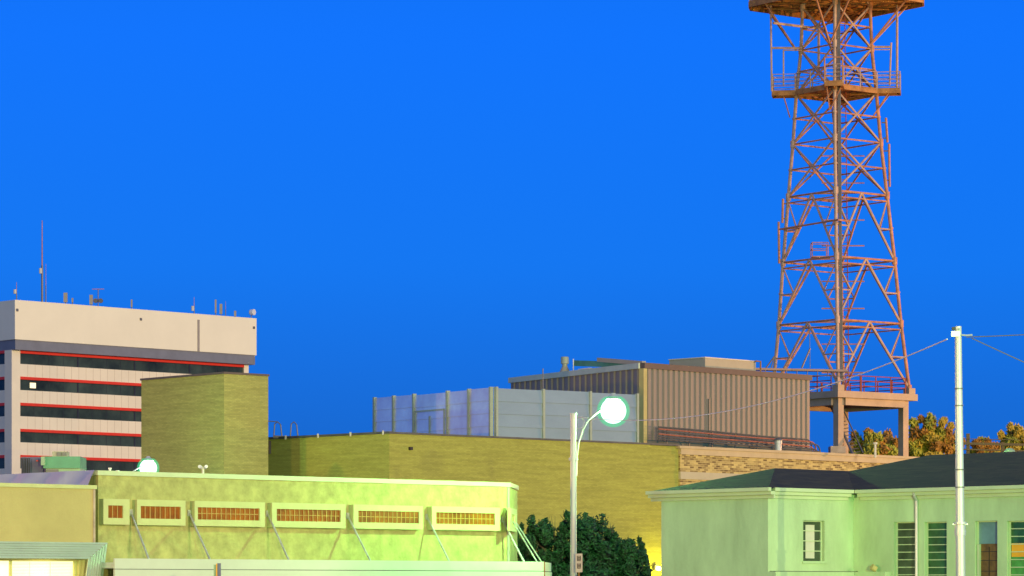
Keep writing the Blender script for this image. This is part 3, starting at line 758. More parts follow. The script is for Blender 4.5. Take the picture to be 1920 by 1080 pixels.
def tant(px0, y0, px1, y1, lab, br):
    q = P(px1, y1, Yt); t = thing('stick_antenna', q, lab, 'antenna', 'stick antennas on the lattice tower')
    MB().tube([P(px0, y0, Yt), q], .085, 8).build('antenna', M['steel'], t)
    for (bx, by) in br: 
        w_ = P(bx, by, Yt); e1 = P(px0 + (px1 - px0) * (by - y0) / (y1 - y0), by, Yt); MB().tube([e1, w_], .05, 6).build('clamp', M['galv_dark'], t)
tant(1661, 221, 1664, 267, 'upper stick antenna on the right tower leg', [(1653, 230), (1656, 259)])
tant(1667, 270, 1668, 350, 'lower longer stick antenna on the right tower leg', [(1657, 283), (1663, 338)])
tant(1468, 373, 1467, 418, 'upper stick antenna on the left tower leg', [(1476, 382), (1473, 410)])
tant(1460, 416, 1461, 494, 'lower longer stick antenna on the left tower leg', [(1473, 430), (1468, 490)])

# ------------------------------------------------------------------ trees
def leaves(mb, c, rad, n, size, rng, m=0, shell=.55):
    for _ in range(n):
        d = Vector((rng.gauss(0, 1), rng.gauss(0, 1), rng.gauss(0, 1))).normalized()
        r_ = shell + (1.08 - shell) * rng.random() ** .7
        p = Vector((c[0] + d.x * rad[0] * r_, c[1] + d.y * rad[1] * r_, c[2] + d.z * rad[2] * r_))
        a_ = Vector((rng.gauss(0, 1), rng.gauss(0, 1), rng.gauss(0, 1))).normalized(); b_ = a_.orthogonal().normalized()
        s_ = size * (.6 + .8 * rng.random())
        mb.face([p - a_ * s_, p - b_ * s_ * .5, p + a_ * s_, p + b_ * s_ * .5], m)
def tree(name, label, cat, base, lobes, mats, n, size, seed, group=None, trunk=.18, trunk_h=None):
    rng = random.Random(seed); t = thing(name, base, label, cat, group)
    tb = MB(); b = Vector(base); top = sum((Vector(l_[0]) for l_ in lobes), Vector()) / len(lobes)
    tb.tube([b, b.lerp(top, .5), top], trunk, 8, r1=trunk * .4)
    for l_ in lobes:
        tb.tube([b.lerp(top, .45), Vector(l_[0]).lerp(top, .4) - Vector((0, 0, l_[1][2] * .2)), Vector(l_[0]) + Vector((0, 0, l_[1][2] * .6))], trunk * .5, 6, r1=trunk * .12)
        for _ in range(5):
            d = Vector((rng.gauss(0, 1), rng.gauss(0, 1), abs(rng.gauss(0, 1)) + .3)).normalized()
            q = Vector(l_[0]); tb.tube([q, q + Vector((d.x * l_[1][0], d.y * l_[1][1], d.z * l_[1][2])) * .95], trunk * .2, 4, r1=trunk * .06)
    tb.build('trunk', M['bark'], t)
    mb = MB(); tot = sum(l_[1][0] * l_[1][2] for l_ in lobes)
    for l_ in lobes:
        k = int(n * l_[1][0] * l_[1][2] / tot); sub = max(6, k // 130)
        for _ in range(sub):
            d = Vector((rng.gauss(0, 1), rng.gauss(0, 1), rng.gauss(0, 1))).normalized() * (.35 + .75 * rng.random() ** .6)
            c = Vector(l_[0]) + Vector((d.x * l_[1][0], d.y * l_[1][1], d.z * l_[1][2]))
            q = .20 + .16 * rng.random()
            leaves(mb, c, (l_[1][0] * q, l_[1][1] * q, l_[1][2] * q), k // sub, size, rng, rng.choice(range(len(mats))), shell=.1)
    mb.build('crown', mats, t, recalc=False)
def lobe(px, py, Y, rx, rz, ry=None):
    k = Y / FPX; return (P(px, py, Y), (rx * k, (ry or rx) * k, rz * k))
rng = random.Random(3)
bl = [lobe(px, py, 118 + rng.uniform(-.5, .8), rx, rz) for px, py, rx, rz in
      ((1000, 1045, 34, 60), (1040, 1020, 40, 56), (1085, 1020, 44, 58), (1130, 1040, 46, 60), (1165, 1060, 38, 56), (1195, 1078, 28, 50), (1060, 978, 13, 24), (1100, 980, 11, 22), (1146, 1000, 12, 22), (1000, 992, 13, 24), (1025, 985, 10, 20), (1200, 1030, 8, 22), (1180, 1022, 9, 20), (1080, 1100, 100, 60), (1170, 1120, 50, 60), (975, 1020, 10, 34))]
tree('leafy_bush', 'big dark green leafy bush behind the street lamp pole', 'bush', (P(1090, 0, 118).x, 118, 0), bl, [M['leaf_dark']], 42000, .085, 5, trunk=.09)
TG = 'autumn trees beyond the roofs'
def far_tree(label, spec, Y, mats, seed, n=5000, size=.20):
    tree('autumn_tree', label, 'tree', (P(sum(s_[0] for s_ in spec) / len(spec), 0, Y).x, Y, 0), [lobe(a_, b_, Y, c_, d_) for a_, b_, c_, d_ in spec], mats, n, size, seed, TG, trunk=.25)
far_tree('olive tree seen between the two concrete columns', [(1618, 845, 26, 34), (1640, 835, 26, 32), (1662, 843, 26, 36), (1640, 870, 55, 35), (1610, 832, 14, 22)], 262, [M['leaf_olive'], M['leaf_olive'], M['leaf_rust']], 11, 16000)
far_tree('rust and olive tree between the right column and the metal pole', [(1735, 815, 28, 34), (1762, 812, 26, 32), (1720, 840, 36, 30), (1755, 850, 46, 34), (1785, 835, 24, 34), (1705, 860, 24, 26)], 270, [M['leaf_olive'], M['leaf_rust'], M['leaf_gold']], 12, 20000)
far_tree('small dark rust tree right of the metal pole', [(1835, 838, 20, 20), (1850, 845, 24, 20)], 280, [M['leaf_rust'], M['leaf_rust'], M['leaf_olive']], 13, 5000)
far_tree('golden tree at the right edge of the picture', [(1895, 822, 20, 26), (1915, 826, 22, 28), (1900, 850, 34, 26)], 285, [M['leaf_gold'], M['leaf_gold'], M['leaf_olive']], 14, 8000)

# ------------------------------------------------------------------ front building
ZA = ZC + 223 * 100 / FPX
A = PZ(184, 882, ZA); B = PZ(955, 905, ZA); C = PZ(970, 911, ZA)
FB = Face(A, B); FE = Face(B, C)
shop = thing('stucco_building', (A.x, A.y, 0), 'low cream stucco building with a row of amber clerestory windows', 'building')
MB().prism([A, B, C, C + V * 8, A + V * 9], 0, ZA - .15).build('stucco_wall', M['stucco'], shop)
mb = MB(); FB.box(mb, -.05, FB.L + .03, ZA - .148, ZA, -.3, .05); mb.build('parapet_cap', M['cap_metal'], shop)
mb = MB(); FE.box(mb, .04, FE.L + .05, ZA - .147, ZA - .001, -.3, .05); mb.build('parapet_cap', M['cap_metal'], shop)
mb = MB(); FB.box(mb, FB.L - .12, FB.L - .02, 0, ZA - .16, .002, .04); mb.build('corner_pipe', M['seam'], shop)
PJ = .26
fz1 = FB.z(365, 939, PJ); fz0 = FB.z(365, 986, PJ); wz1 = FB.z(371, 951, PJ); wz0 = FB.z(371, 974, PJ)
frames = [(194, 243, 203, 231, 3, 1), (257, 348, 264, 339, 8, 1), (365, 497, 371, 487, 13, 2), (510, 648, 519, 639, 14, 2), (663, 793, 672, 786, 14, 2), (810, 938, 818, 928, 14, 2)]
def winframe(Fc, f0, f1, w0, w1, nc, nr, PJ=PJ):
    s0, s1, a0, a1 = Fc.s(f0, PJ), Fc.s(f1, PJ), Fc.s(w0, PJ), Fc.s(w1, PJ)
    mb = MB(); Fc.wall(mb, s0, s1, fz0, fz1, [(a0, a1, wz0, wz1)], PJ, PJ - .003)
    wf = mb.build('window_frame', M['frame_cream'], shop)
    mb = MB(); Fc.box(mb, a0, a1, wz0, wz1, .01, PJ - .06); 
    for j in range(1, nc): q = a0 + (a1 - a0) * j / nc; Fc.box(mb, q - .012, q + .012, wz0, wz1, PJ - .059, PJ - .035, 1)
    for j in range(1, nr): q = wz0 + (wz1 - wz0) * j / nr; Fc.box(mb, a0, a1, q - .012, q + .012, PJ - .034, PJ - .03, 1)
    mb.build('amber_pane', [M['amber'], M['amber_bar']], wf)
for f in frames: winframe(FB, *f)
winframe(FE, 956.5, 969.5, 961, 966.5, 2, 1, .1)
s_ = FB.s(952, .1); mb = MB(); FB.box(mb, FB.L - .30, FB.L - .13, fz0, fz1, .003, .14); mb.build('window_frame', M['frame_cream'], shop)
mb = MB(); FB.box(mb, FB.L - .24, FB.L - .17, wz0, wz1, .141, .15); mb.build('amber_pane', M['amber'], shop)
# canopy
CP = 1.6
zc1 = FB.z(600, 1050, CP); zc_mid = FB.z(600, 1069, CP)
canopy = thing('flat_canopy', FB.at(6, 0, zc1 - .7), 'long white flat canopy hung from rods along the stucco building', 'canopy')
s0 = FB.s(215, CP); s1 = FB.s(1020, CP)
mb = MB(); FB.box(mb, s0 + .06, s1 - .02, zc1 - .30, zc1 - .12, .01, CP - .08); mb.build('roof_deck', M['canopy_white'], canopy)
mb = MB(); FB.box(mb, s0, s1, zc_mid + .012, zc1, CP - .07, CP); mb.build('upper_fascia', M['canopy_white'], canopy)
mb = MB(); FB.box(mb, s0 - .0, s1, zc1 - .75, zc_mid - .012, CP - .07, CP + .02); mb.build('lower_fascia', M['canopy_white'], canopy)
mb = MB(); FB.box(mb, s0, s1, zc_mid - .011, zc_mid + .011, CP - .07, CP - .03); mb.build('shadow_gap', M['galv_dark'], canopy)
E0 = FB.at(s1 + .003, CP); E1 = E0 + (C - B).normalized() * 3.6; EF = Face(E0, E1)
mb = MB(); EF.box(mb, 0.02, 3.6, zc_mid + .012, zc1 - .01, -.07, 0); EF.box(mb, 0.02, 3.6, zc1 - .75, zc_mid - .012, -.07, 0.02); mb.build('end_fascia', M['canopy_white'], canopy)
mb = MB(); mb.prism([FB.at(s1 - .1, .3), FB.at(s1 - .1, CP - .1), EF.at(0.2, -.08), EF.at(3.5, -.08)], zc1 - .28, zc1 - .13); mb.build('roof_deck', M['canopy_white'], canopy)
mb = MB(); FB.box(mb, s1 - .02, s1 + .02, zc1 - .75, zc1 + .003, CP + .021, CP + .03); mb.build('corner_joint', M['steel_red'], canopy)
for i, (px, py, qx) in enumerate(((245, 961, 281), (354, 962, 396), (501, 963, 544), (651, 967, 697), (800, 969, 845), (941, 974, 985))):
    sa = FB.s(px); za = FB.z(px, py); 
    o = MB(); e1 = FB.at(sa, .02, za); e2 = FB.at(FB.s(qx, 1.15), 1.15, zc1 - .1)
    o.tube([e1, e2], .034, 8); FB.box(o, sa - .06, sa + .06, za - .1, za + .1, .001, .04)
    o.build('hanger_rod', M['rod'], canopy)
for sx, qx in ((.3, 1010), (1.6, 1019)):
    e1 = FE.at(sx, .1, ZA - 1.35); e2 = P(qx, 1050, E0.y + sx * .9); e2.z = zc1 - .1
    o = MB(); o.tube([e1, e2], .026, 8); o.build('hanger_rod', M['rod'], canopy)
# second short brace strip: post and edge-on sign in front of the canopy
t = thing('sign_post', (P(411, 0, 88).x, 88, 0), 'square post with an edge-on green sign in front of the canopy', 'sign post')
x_ = P(411, 0, 88).x; z_ = ZC + 49 * 88 / FPX
MB().box(x_ - .045, x_ + .045, 87.95, 88.05, 0, z_).build('post', M['hvac_blue'], t)
MB().box(x_ - .075, x_ - .048, 87.9, 88.1, 0, z_ - .01).build('yellow_strip', M['paper'], t)
MB().box(x_ - .15, x_ - .078, 87.97, 88.0, z_ - .8, z_ - .04).build('sign_plate', M['hvac_pale'], t)

# left annex
ZN = ZC + 195 * 99.5 / FPX
n1 = PZ(179, 910, ZN); n0 = n1 - U * 6
AN = Face(n0, n1)
annex = thing('tan_shop', (n0.x, n0.y, 0), 'low tan shop with a ribbed awning at the lower left', 'building')
MB().prism([n0, n1, n1 + V * 7, n0 + V * 7], 0, ZN - .12).build('shop_wall', M['stucco_plain'], annex)
mb = MB(); AN.box(mb, 0, AN.L + .03, ZN - .118, ZN, -.2, .05); mb.build('parapet_cap', M['frame_cream'], annex)
mb = MB(); AN.box(mb, AN.L - .10, AN.L - .02, 0, ZN - .12, .002, .03); mb.build('edge_strip', M['steel_pale'], annex)
# membrane on the side parapet of the stucco building
mb = MB(); rng = random.Random(8); nx, nz = 26, 8; Wd = 5.2
LF = Face(A, A + V * 6)
idx = []
for i in range(nx + 1):
    for j in range(nz + 1):
        u = i / nx; v_ = j / nz
        fold = .05 * math.sin(u * 17 + v_ * 3) + .05 * math.exp(-((u - .28 - .12 * (1 - v_)) / .03) ** 2) + .035 * math.exp(-((u - .7 - .05 * v_) / .02) ** 2)
        p = A + V * (u * Wd + .02) - U * (.12 + .35 * (1 - v_) + fold); p.z = ZN - .35 + (ZA + .01 - ZN + .35) * v_ * (1 - .0 * u)
        mb.v.append(p)
for i in range(nx):
    for j in range(nz):
        k = i * (nz + 1) + j; mb.f.append((k, k + nz + 1, k + nz + 2, k + 1)); mb.m.append(0)
tag(mb.build('roof_membrane', M['tarp'], smooth=True), 'wrinkled lavender sheet draped on the side parapet above the tan shop', 'sheet')
# ribbed awning
aw = thing('ribbed_awning', AN.at(AN.L, 1.2, 2.6), 'pale green ribbed mansard awning over the lit shop window', 'awning')
AP = 1.0
az1 = AN.z(100, 1016, 0.5); az0 = AN.z(100, 1048, AP)
sE = AN.s(165, AP); sT = AN.s(200, .3)
mb = MB(); nr = 7
for i in range(nr):
    for (u0, u1, nn) in ((0, .78, .0), (.78, 1, -.07)):
        a_ = (i + u0) / nr; b_ = (i + u1) / nr
        def q(s_, u, off): v_ = AN.at(s_, .35 + (AP - .35) * u + off, az1 + (az0 - az1) * u); return v_
        eA = sT + (sE - sT) * a_ ; eB = sT + (sE - sT) * b_
        mb.face([q(0, a_, nn), q(eA, a_, nn), q(eB, b_, nn), q(0, b_, nn)])
    mb.face([q(0, b_, -.07), q(eB, b_, -.07), q(eB, b_, 0), q(0, b_, 0)])
mb.build('ribbed_front', M['awning'], aw, recalc=False)
mb = MB()
for i in range(nr):
    a_, b_ = i / nr, (i + .8) / nr
    # ribs turn down at the end into the slanting return
    tA = AN.at(sT + (sE - sT) * a_, .35 + (AP - .35) * a_, az1 + (az0 - az1) * a_); tB = AN.at(sT + (sE - sT) * b_, .35 + (AP - .35) * b_, az1 + (az0 - az1) * b_)
    bA = tA - U * .10 * 0 + Vector((0, 0, -1.6)) - U * .25; bB = tB + Vector((0, 0, -1.6)) - U * .25
    mb.hexa([bA, bB, bB + V * .04, bA + V * .04, tA, tB, tB + V * .04, tA + V * .04])
mb.build('ribbed_return', M['awning'], aw)
mb = MB(); mb.prism([AN.at(0, .0), AN.at(sT, .0), AN.at(sT, .35), AN.at(0, .35)], az1 - .05, az1 - .005); mb.build('top_flashing', M['flashing'], aw)
mb = MB(); mb.prism([AN.at(0, .36), AN.at(sE - .2, .36), AN.at(sE - .2, AP - .12), AN.at(0, AP - .12)], az0 + .02, az0 + .06); mb.build('soffit', M['canopy_white'], aw)
# lit shop window below the awning
sw = thing('shop_window', AN.at(3, .2, 1), 'brightly lit shop window with blinds under the ribbed awning', 'window')
wa, wm, wb = AN.s(-60, .30), AN.s(26, .30), AN.s(146, .30); wzt = AN.z(80, 1050, .30)
mb = MB(); AN.box(mb, wa, wb, .5, wzt, .02, .06); mb.build('lit_interior', M['shop_glow'], sw)
mb = MB()
k = 0
while wzt - .04 - k * .045 > .6:
    z_ = wzt - .05 - k * .045; AN.box(mb, wm + .06, wb - .06, z_ - .010, z_, .08, .11); k += 1
for u in (.3, .62): q_ = wm + (wb - wm) * u; AN.box(mb, q_ - .006, q_ + .006, .6, wzt - .05, .111, .115)
mb.build('blind', M['blind'], sw)
mb = MB(); AN.box(mb, wm - .03, wm + .03, .5, wzt, .07, .16); AN.box(mb, wb - .02, wb + .05, .5, wzt + .03, .03, .16); AN.box(mb, wa, wb - .021, wzt - .03, wzt + .03, .07, .16); mb.build('frame', M['frame_cream'], sw)
mb = MB(); AN.box(mb, wb + .06, AN.s(163, .3), 0, az0 - .02, .01, .28); mb.build('window_pier', M['frame_cream'], sw)
lamp_light('shop_window_light', AN.at((wm + wb) / 2, .9, wzt - .35), 30, (1.0, .8, .3), .25)

# roof plant on the stucco building (left)
k = 116 / FPX
t = thing('air_conditioner', P(112, 892, 116), 'green rooftop air conditioner behind the lavender sheet', 'air conditioner')
MB().box(P(86, 0, 116).x, P(151, 0, 116).x, 116, 117.6, 4.9, ZC + (HY - 878) * k - .003).build('lower_cabinet', M['hvac_pale'], t)
MB().box(P(82, 0, 116).x, P(151, 0, 116).x, 115.9, 117.6, ZC + (HY - 878) * k, ZC + (HY - 856) * k).build('upper_cabinet', M['hvac_green'], t)
MB().box(P(79, 0, 116).x, P(86, 0, 116).x, 115.7, 115.88, ZC + (HY - 873) * k, ZC + (HY - 857) * k).build('control_box', M['hvac_pale'], t)
MB().box(P(88, 0, 116).x, P(110, 0, 116).x, 115.93, 115.98, 4.95, ZC + (HY - 880) * k).build('grille', M['galv_dark'], t)
t = thing('roof_vent_box', P(112, 856, 116.6), 'small grey louvred box on top of the green air conditioner', 'vent')
mb = MB(); mb.box(P(98, 0, 116.4).x, P(126, 0, 116.4).x, 116.4, 117, ZC + (HY - 856) * k + .002, ZC + (HY - 845.5) * k); mb.build('box', M['beige'], t)
for a_, b_ in ((107, 115), (117, 125)):
    MB().box(P(a_, 0, 116.4).x, P(b_, 0, 116.4).x, 116.35, 116.39, ZC + (HY - 854) * k, ZC + (HY - 847) * k).build('louvre', M['galv_dark'], t)
t = thing('equipment_cabinet', P(58, 892, 117.5), 'dark blue equipment cabinet left of the green air conditioner', 'cabinet')
MB().box(P(40, 0, 117).x, P(80, 0, 117).x, 117, 118.2, 4.9, ZC + (HY - 857) * 117 / FPX).build('cabinet', M['hvac_blue'], t)
MB().box(P(42, 0, 117).x, P(57, 0, 117).x, 116.93, 116.99, 5.0, ZC + (HY - 859) * 117 / FPX).build('grille', M['black'], t)
mb = MB()
for i in range(5):
    xg = P(43 + i * 3.2, 0, 116.9).x; mb.box(xg, xg + .02, 116.88, 116.92, 5.0, ZC + (HY - 860) * 117 / FPX)
mb.build('grille_bars', M['hvac_blue'], t)
MB().box(P(68, 0, 117).x, P(72, 0, 117).x, 116.94, 116.99, ZC + (HY - 865) * 117 / FPX, ZC + (HY - 863) * 117 / FPX).build('red_label', M['office_red'], t)
s_ = FB.s(372, -.4); q = FB.at(s_, -.15, ZA)
t = thing('twin_floodlight', q, 'small unlit twin floodlight on the stucco parapet', 'floodlight')
MB().tube([q, q + Vector((0, 0, .2))], .04, 8).build('stem', M['pale'], t)
for dx in (-.06, .07): MB().tube([q + Vector((dx, -.02, .2)), q + Vector((dx * 1.7, -.14, .23))], .055, 10).build('lamp_head', M['white'], t)
s_ = FB.s(201, -.3); q = FB.at(s_, -.15, ZA)
tag(MB().tube([q, q + Vector((0, 0, .06))], .035, 8).tube([q + Vector((0, 0, .06)), q + Vector((0, 0, .1))], .055, 8).build('roof_vent', M['white']), 'tiny white cap on the parapet near the left end', 'vent')

# ------------------------------------------------------------------ street lamps
def lampset(px, Y, label, bm='bulb'):
    hx = (px - CX) * Y / FPX; AL = 1.84; b = Vector((hx, Y, 0)) - U * AL; t = thing('street_lamp', b, label, 'street lamp', 'lit street lamps')
    mb = MB(); mb.tube([b, b + Vector((0, 0, 7.45))], .115, 16, r1=.095); mb.tube([b + Vector((0, 0, 7.45)), b + Vector((0, 0, 7.5))], .11, 16); mb.build('pole', M['galv'], t)
    mb = MB()
    for z in (6.0, 5.95): mb.tube([b + Vector((0, 0, z)), b + Vector((0, 0, z + .04))], .15, 16)
    mb.tube([b - U * .2 + Vector((0, 0, 6.0)), b + U * .2 + Vector((0, 0, 6.0))], .025, 6); mb.build('collar', M['galv'], t)
    arm = [(.10, 5.45), (.11, 6.1), (.17, 6.55), (.29, 6.95), (.46, 7.25), (.70, 7.50), (.95, 7.68), (1.2, 7.78)]
    MB().tube([b + U * (x_ * AL / 1.33) + Vector((0, 0, z)) for x_, z in arm], .033, 8).build('arm', M['galv'], t)
    mb = MB(); mb.tube([b + U * x_ + Vector((0, 0, z)) for x_, z in ((.1, 7.35), (.4, 7.42), (.5, 7.25), (.42, 7.05), (.1, 7.0))], .014, 5); mb.build('cable_loop', M['galv'], t)
    h = b + U * AL + Vector((0, 0, 7.66))
    MB().lathe(h + Vector((0, 0, .17)), [(.24, .20), (.22, .26), (.1, .37), (.07, .42)], 20).build('hood', M['galv'], t)
    prof = [(.08 * math.sin(a_), -.08 * math.cos(a_)) for a_ in [R(x_) for x_ in (8, 25, 45, 65, 85, 105, 125, 142)]]
    MB().lathe(h, prof, 20).build('bulb', M[bm], t, smooth=True)
    MB().lathe(h, [(.43 * math.sin(R(x_)), -.43 * math.cos(R(x_))) for x_ in range(4, 150, 12)], 28).build('bloom_bowl', M['bloom'], t, smooth=True)  # glowing shell enlarged to imitate the white bloom around the bulb
    MB().lathe(h, [(.55 * math.sin(R(x_)), -.55 * math.cos(R(x_))) for x_ in range(4, 150, 12)], 28).build('halo_shell', M['halo'], t, smooth=True)  # added mint-glowing shell imitating the lamp's halo
    return h, b
h1, b1_ = lampset(1150, 106.8, 'tall street lamp with a blazing green-white head in front of the shed')
h2, b2_ = lampset(278, 157.3, 'glowing street lamp seen just above the stucco parapet on the left', 'bulb_far')
# parking sign beside the lamp pole
q = Vector((P(1085.5, 0, 105).x, 105, 0))
t = thing('street_sign', q, 'small pale street sign with two dark marks beside the lamp pole', 'sign')
MB().tube([q, q + Vector((0, 0, ZC + 40 * 105 / FPX))], .03, 8).build('post', M['deck'], t)
z0, z1 = ZC + 32 * 105 / FPX, ZC + 67 * 105 / FPX
pn = MB().box(q.x - .115, q.x + .115, 104.93, 104.955, z0, z1).build('plate', M['sign_white'], t)
mb = MB(); zz = z0 + .12
for row in (0, 1):
    for (x0, x1, y0, y1) in ((-.06, .06, .0, .02), (-.06, .06, .05, .07), (-.06, .06, .10, .12), (-.06, -.03, .0, .17), (.03, .06, .03, .17), (-.01, .01, .0, .17)):
        mb.box(q.x + x0, q.x + x1, 104.92, 104.929, zz + row * .25 + y0, zz + row * .25 + y1)
mb.build('lettering', M['sign_ink'], pn)

# ------------------------------------------------------------------ metal pole at the right
YP = 71.0; X0 = P(1795, 0, YP).x
pole2 = thing('utility_pole', (X0, YP, 0), 'galvanised metal utility pole in front of the green stucco house', 'pole')
kz = lambda y: ZC + (HY - y) * YP / FPX
b = Vector((P(1803, 0, YP).x, YP, 0)); tp = P(1796.5, 612, YP)
def on(z): return b.lerp(Vector((tp.x, tp.y, 0)), z / tp.z) + Vector((0, 0, z))
b.z = 0
mb = MB(); mb.tube([on(0), on(kz(985))], .105, 20); mb.tube([on(kz(985)), on(tp.z)], .098, 20, r1=.075); mb.build('shaft', M['galv'], pole2)
mb = MB()
for y_, r_ in ((983, .15), (990, .12), (999, .13), (1004, .125)): mb.tube([on(kz(y_)), on(kz(y_) + .05)], r_, 20)
q = on(kz(984)); mb.box(q.x - .17, q.x + .17, q.y - .03, q.y + .03, q.z, q.z + .03); mb.tube([on(kz(1000)), on(kz(985))], .118, 20)
mb.build('clamp', M['galv'], pole2)
mb = MB()
for y_ in (882, 915, 762, 730): mb.tube([on(kz(y_)), on(kz(y_) + .03)], .104 if y_ > 800 else .094, 20)
each(mb, 'band', M['galv_dark'], pole2)
q = on(kz(627)); MB().box(q.x - .17, q.x + .02, q.y - .16, q.y - .08, q.z - .06, q.z + .06).build('bracket', M['galv'], pole2)
MB().tube([q + Vector((-.17, -.1, 0)), q + Vector((.17, -.1, -.03)), q + Vector((.3, -.1, -.02))], .02, 6).build('cross_arm', M['galv'], pole2)
q = on(kz(616)); MB().box(q.x - .14, q.x - .08, q.y - .06, q.y + .03, q.z - .04, q.z + .03).build('small_camera', M['black'], pole2)
MB().box(q.x - .02, q.x + .02, q.y - .10, q.y - .075, q.z - .05, q.z + .0).build('bolt', M['galv_dark'], pole2)
def cable(p, q, sag, r, label, m='rod', n=24):
    pts = []
    for i in range(n + 1):
        u = i / n; v_ = p.lerp(q, u); v_.z -= sag * 4 * u * (1 - u); pts.append(v_)
    o = MB(); o.tube(pts, r, 6); return tag(o.build('overhead_cable', M[m]), label, 'cable', 'overhead cables')
cA = b1_ + U * .1 + Vector((0, 0, 7.40)); cB = P(1776, 636, YP)
cable(cA, cB, .72, .014, 'sagging cable from the street lamp pole up to the utility pole', 'cable_white')
cable(P(1812, 632, YP), P(1812, 632, YP) + Vector((12, -6, .6)) * .6, .10, .012, 'upper cable leaving the utility pole to the right', 'galv_dark')
cable(P(1822, 634, YP), P(1822, 634, YP) + Vector((7, 2.5, -2.6)), .08, .012, 'lower cable leaving the utility pole to the right', 'galv_dark')

# ------------------------------------------------------------------ green-lit stucco house at the right
ZE = 4.49; Z0 = 0
Cn = P(1440, 0, 91); Cn.z = 0
def H(a_, b_, z=0): v_ = Cn + U * a_ + V * b_; return Vector((v_.x, v_.y, z))
HL = Face(H(0, 0), H(0, 5)); HM = Face(H(0, 0), H(5, 0)); 
Lb = HL.s(1240); La = HM.s(1600)
HR = Face(H(La, 0), H(La, -10))
house = thing('stucco_house', (Cn.x, Cn.y, 0), 'pale stucco house with dark hipped roofs and tall windows at the right', 'house')
zw = ZE - .02
w1 = (HM.s(1506), HM.s(1546), HM.z(1520, 1052), HM.z(1520, 976))
mb = MB(); HM.wall(mb, 0.0, La, 0, zw, [w1], 0, .25); mb.build('stucco_wall', M['house'], house)
mb = MB(); HL.box(mb, .251, Lb, 0, zw, -.25, 0); mb.build('stucco_wall', M['house'], house); mb = MB()
wins = [(1676, 1716, 979), (1733, 1775, 979), (1828, 1870, 977), (1888, 1932, 977), (1960, 2000, 976)]
holes = []
for a0, a1, yt in wins: holes.append((HR.s(a0), HR.s(a1), .6, HR.z(a0, yt)))
HR.wall(mb, .0, 11, 0, zw, sorted(holes), 0, .25)
mb = MB() if False else mb
wl_ = mb.build('stucco_wall', M['house'], house)
MB().prism([H(.3, Lb), H(.3, .3), H(La + .3, .3), H(La + .3, -11), H(La + 7, -11), H(La + 7, Lb)], 0, .2).build('floor_slab', M['conc'], house)
# dark rooms behind
MB().prism([H(1.6, Lb - .3), H(1.6, 1.6), H(La + 1.6, 1.6), H(La + 1.6, -11), H(La + 1.9, -11), H(La + 1.9, 1.9), H(1.9, 1.9), H(1.9, Lb - .3)], .2, zw).build('inner_wall', M['door_brown'], house)
# fascia / gutters, soffit
ov = .28
def eave(Fc, s0, s1, name):
    mb = MB(); Fc.box(mb, s0, s1, ZE, ZE + .10, ov - .12, ov); Fc.box(mb, s0 + .0, s1 - .0, ZE - .10, ZE - .003, .003, ov - .10); Fc.box(mb, s0, s1, ZE - .2, ZE - .102, .003, .06)
    return mb.build(name, M['fascia'], house)
eave(HM, 0.005, La - ov, 'gutter'); eave(HL, -ov + .0, Lb + ov + .1, 'gutter'); eave(HR, .3 - .0, 12, 'gutter')
# roofs
zt = ZE + .08
def H3(a_, b_, z): return H(a_, b_, z)
rd = Lb / 2; zr1 = 5.27; pk = 2.6
mb = MB()
e = [H(-ov, -ov, zt), H(La + .6, -ov, zt), H(La + 4.2, rd, zr1), H(pk, rd, zr1), H(-ov, Lb + ov, zt), H(La + 4, Lb + ov, zt)]
mb.face([e[0], H(La + 3, -ov, zt), H(La + 4.2, rd, zr1), e[3]]); mb.face([e[0], e[3], e[4]]); mb.face([e[3], H(La + 4.2, rd, zr1), e[5], e[4]])
mb.build('roof', M['shingle'], house)
D2_ = 7.6; zr2 = 5.74; bm_ = .31
a0_, a1_ = La - ov, La + D2_ + ov; am = La + D2_ / 2
zt2 = zt + .004
mb = MB()
mb.face([H(a0_, Lb + ov, zt2), H(a0_, -13, zt2), H(am, -13, zr2), H(am, bm_, zr2)])
mb.face([H(a0_, Lb + ov, zt2), H(am, bm_, zr2), H(a1_, Lb + ov, zt2)])
mb.face([H(a1_, Lb + ov, zt2), H(am, bm_, zr2), H(am, -13, zr2), H(a1_, -13, zt2)])
mb.build('roof', M['shingle'], house)
# windows
def window(Fc, s0, s1, z0, z1, gm, nb, label=None, extra=None):
    mb = MB(); Fc.box(mb, s0, s1, z0, z1, -.17, -.15); wn = mb.build('window', M[gm], house)
    mb = MB()
    for j in range(nb): 
        q = z0 + (z1 - z0) * (j + 1) / (nb + 1); Fc.box(mb, s0 + .02, s1 - .02, q - .012, q + .012, -.149, -.12)
    Fc.box(mb, s0, s0 + .03, z0, z1, -.149, -.115); Fc.box(mb, s1 - .03, s1, z0, z1, -.149, -.115); Fc.box(mb, s0 + .031, s1 - .031, z1 - .03, z1, -.149, -.115)
    mb.build('frame', M['fascia'], wn)
    return wn
wn = window(HM, *w1, 'win_dark', 3)
mb = MB(); HM.box(mb, w1[0] + .26, w1[0] + .64, w1[2] + .08, w1[3] - .12, -.1495, -.146); mb.build('blind', M['blind'], wn)
mb = MB(); HM.box(mb, w1[0] - .06, w1[1] + .08, w1[2] - .07, w1[2] - .003, -.1, .05); mb.build('sill', M['house'], wn)
hs = [(HR.s(a0), HR.s(a1), .6, HR.z(a0, yt)) for a0, a1, yt in wins]
window(HR, *hs[0], 'win_dark', 13); w2 = window(HR, *hs[1], 'win_green_reflect', 13)
w3 = window(HR, hs[2][0], hs[2][1], 2.98, hs[2][3], 'win_blue_reflect', 0)
mb = MB(); HR.box(mb, hs[2][0], hs[2][1], .6, 2.975, -.19, -.15); dr = mb.build('door', M['door_brown'], house)
mb = MB()
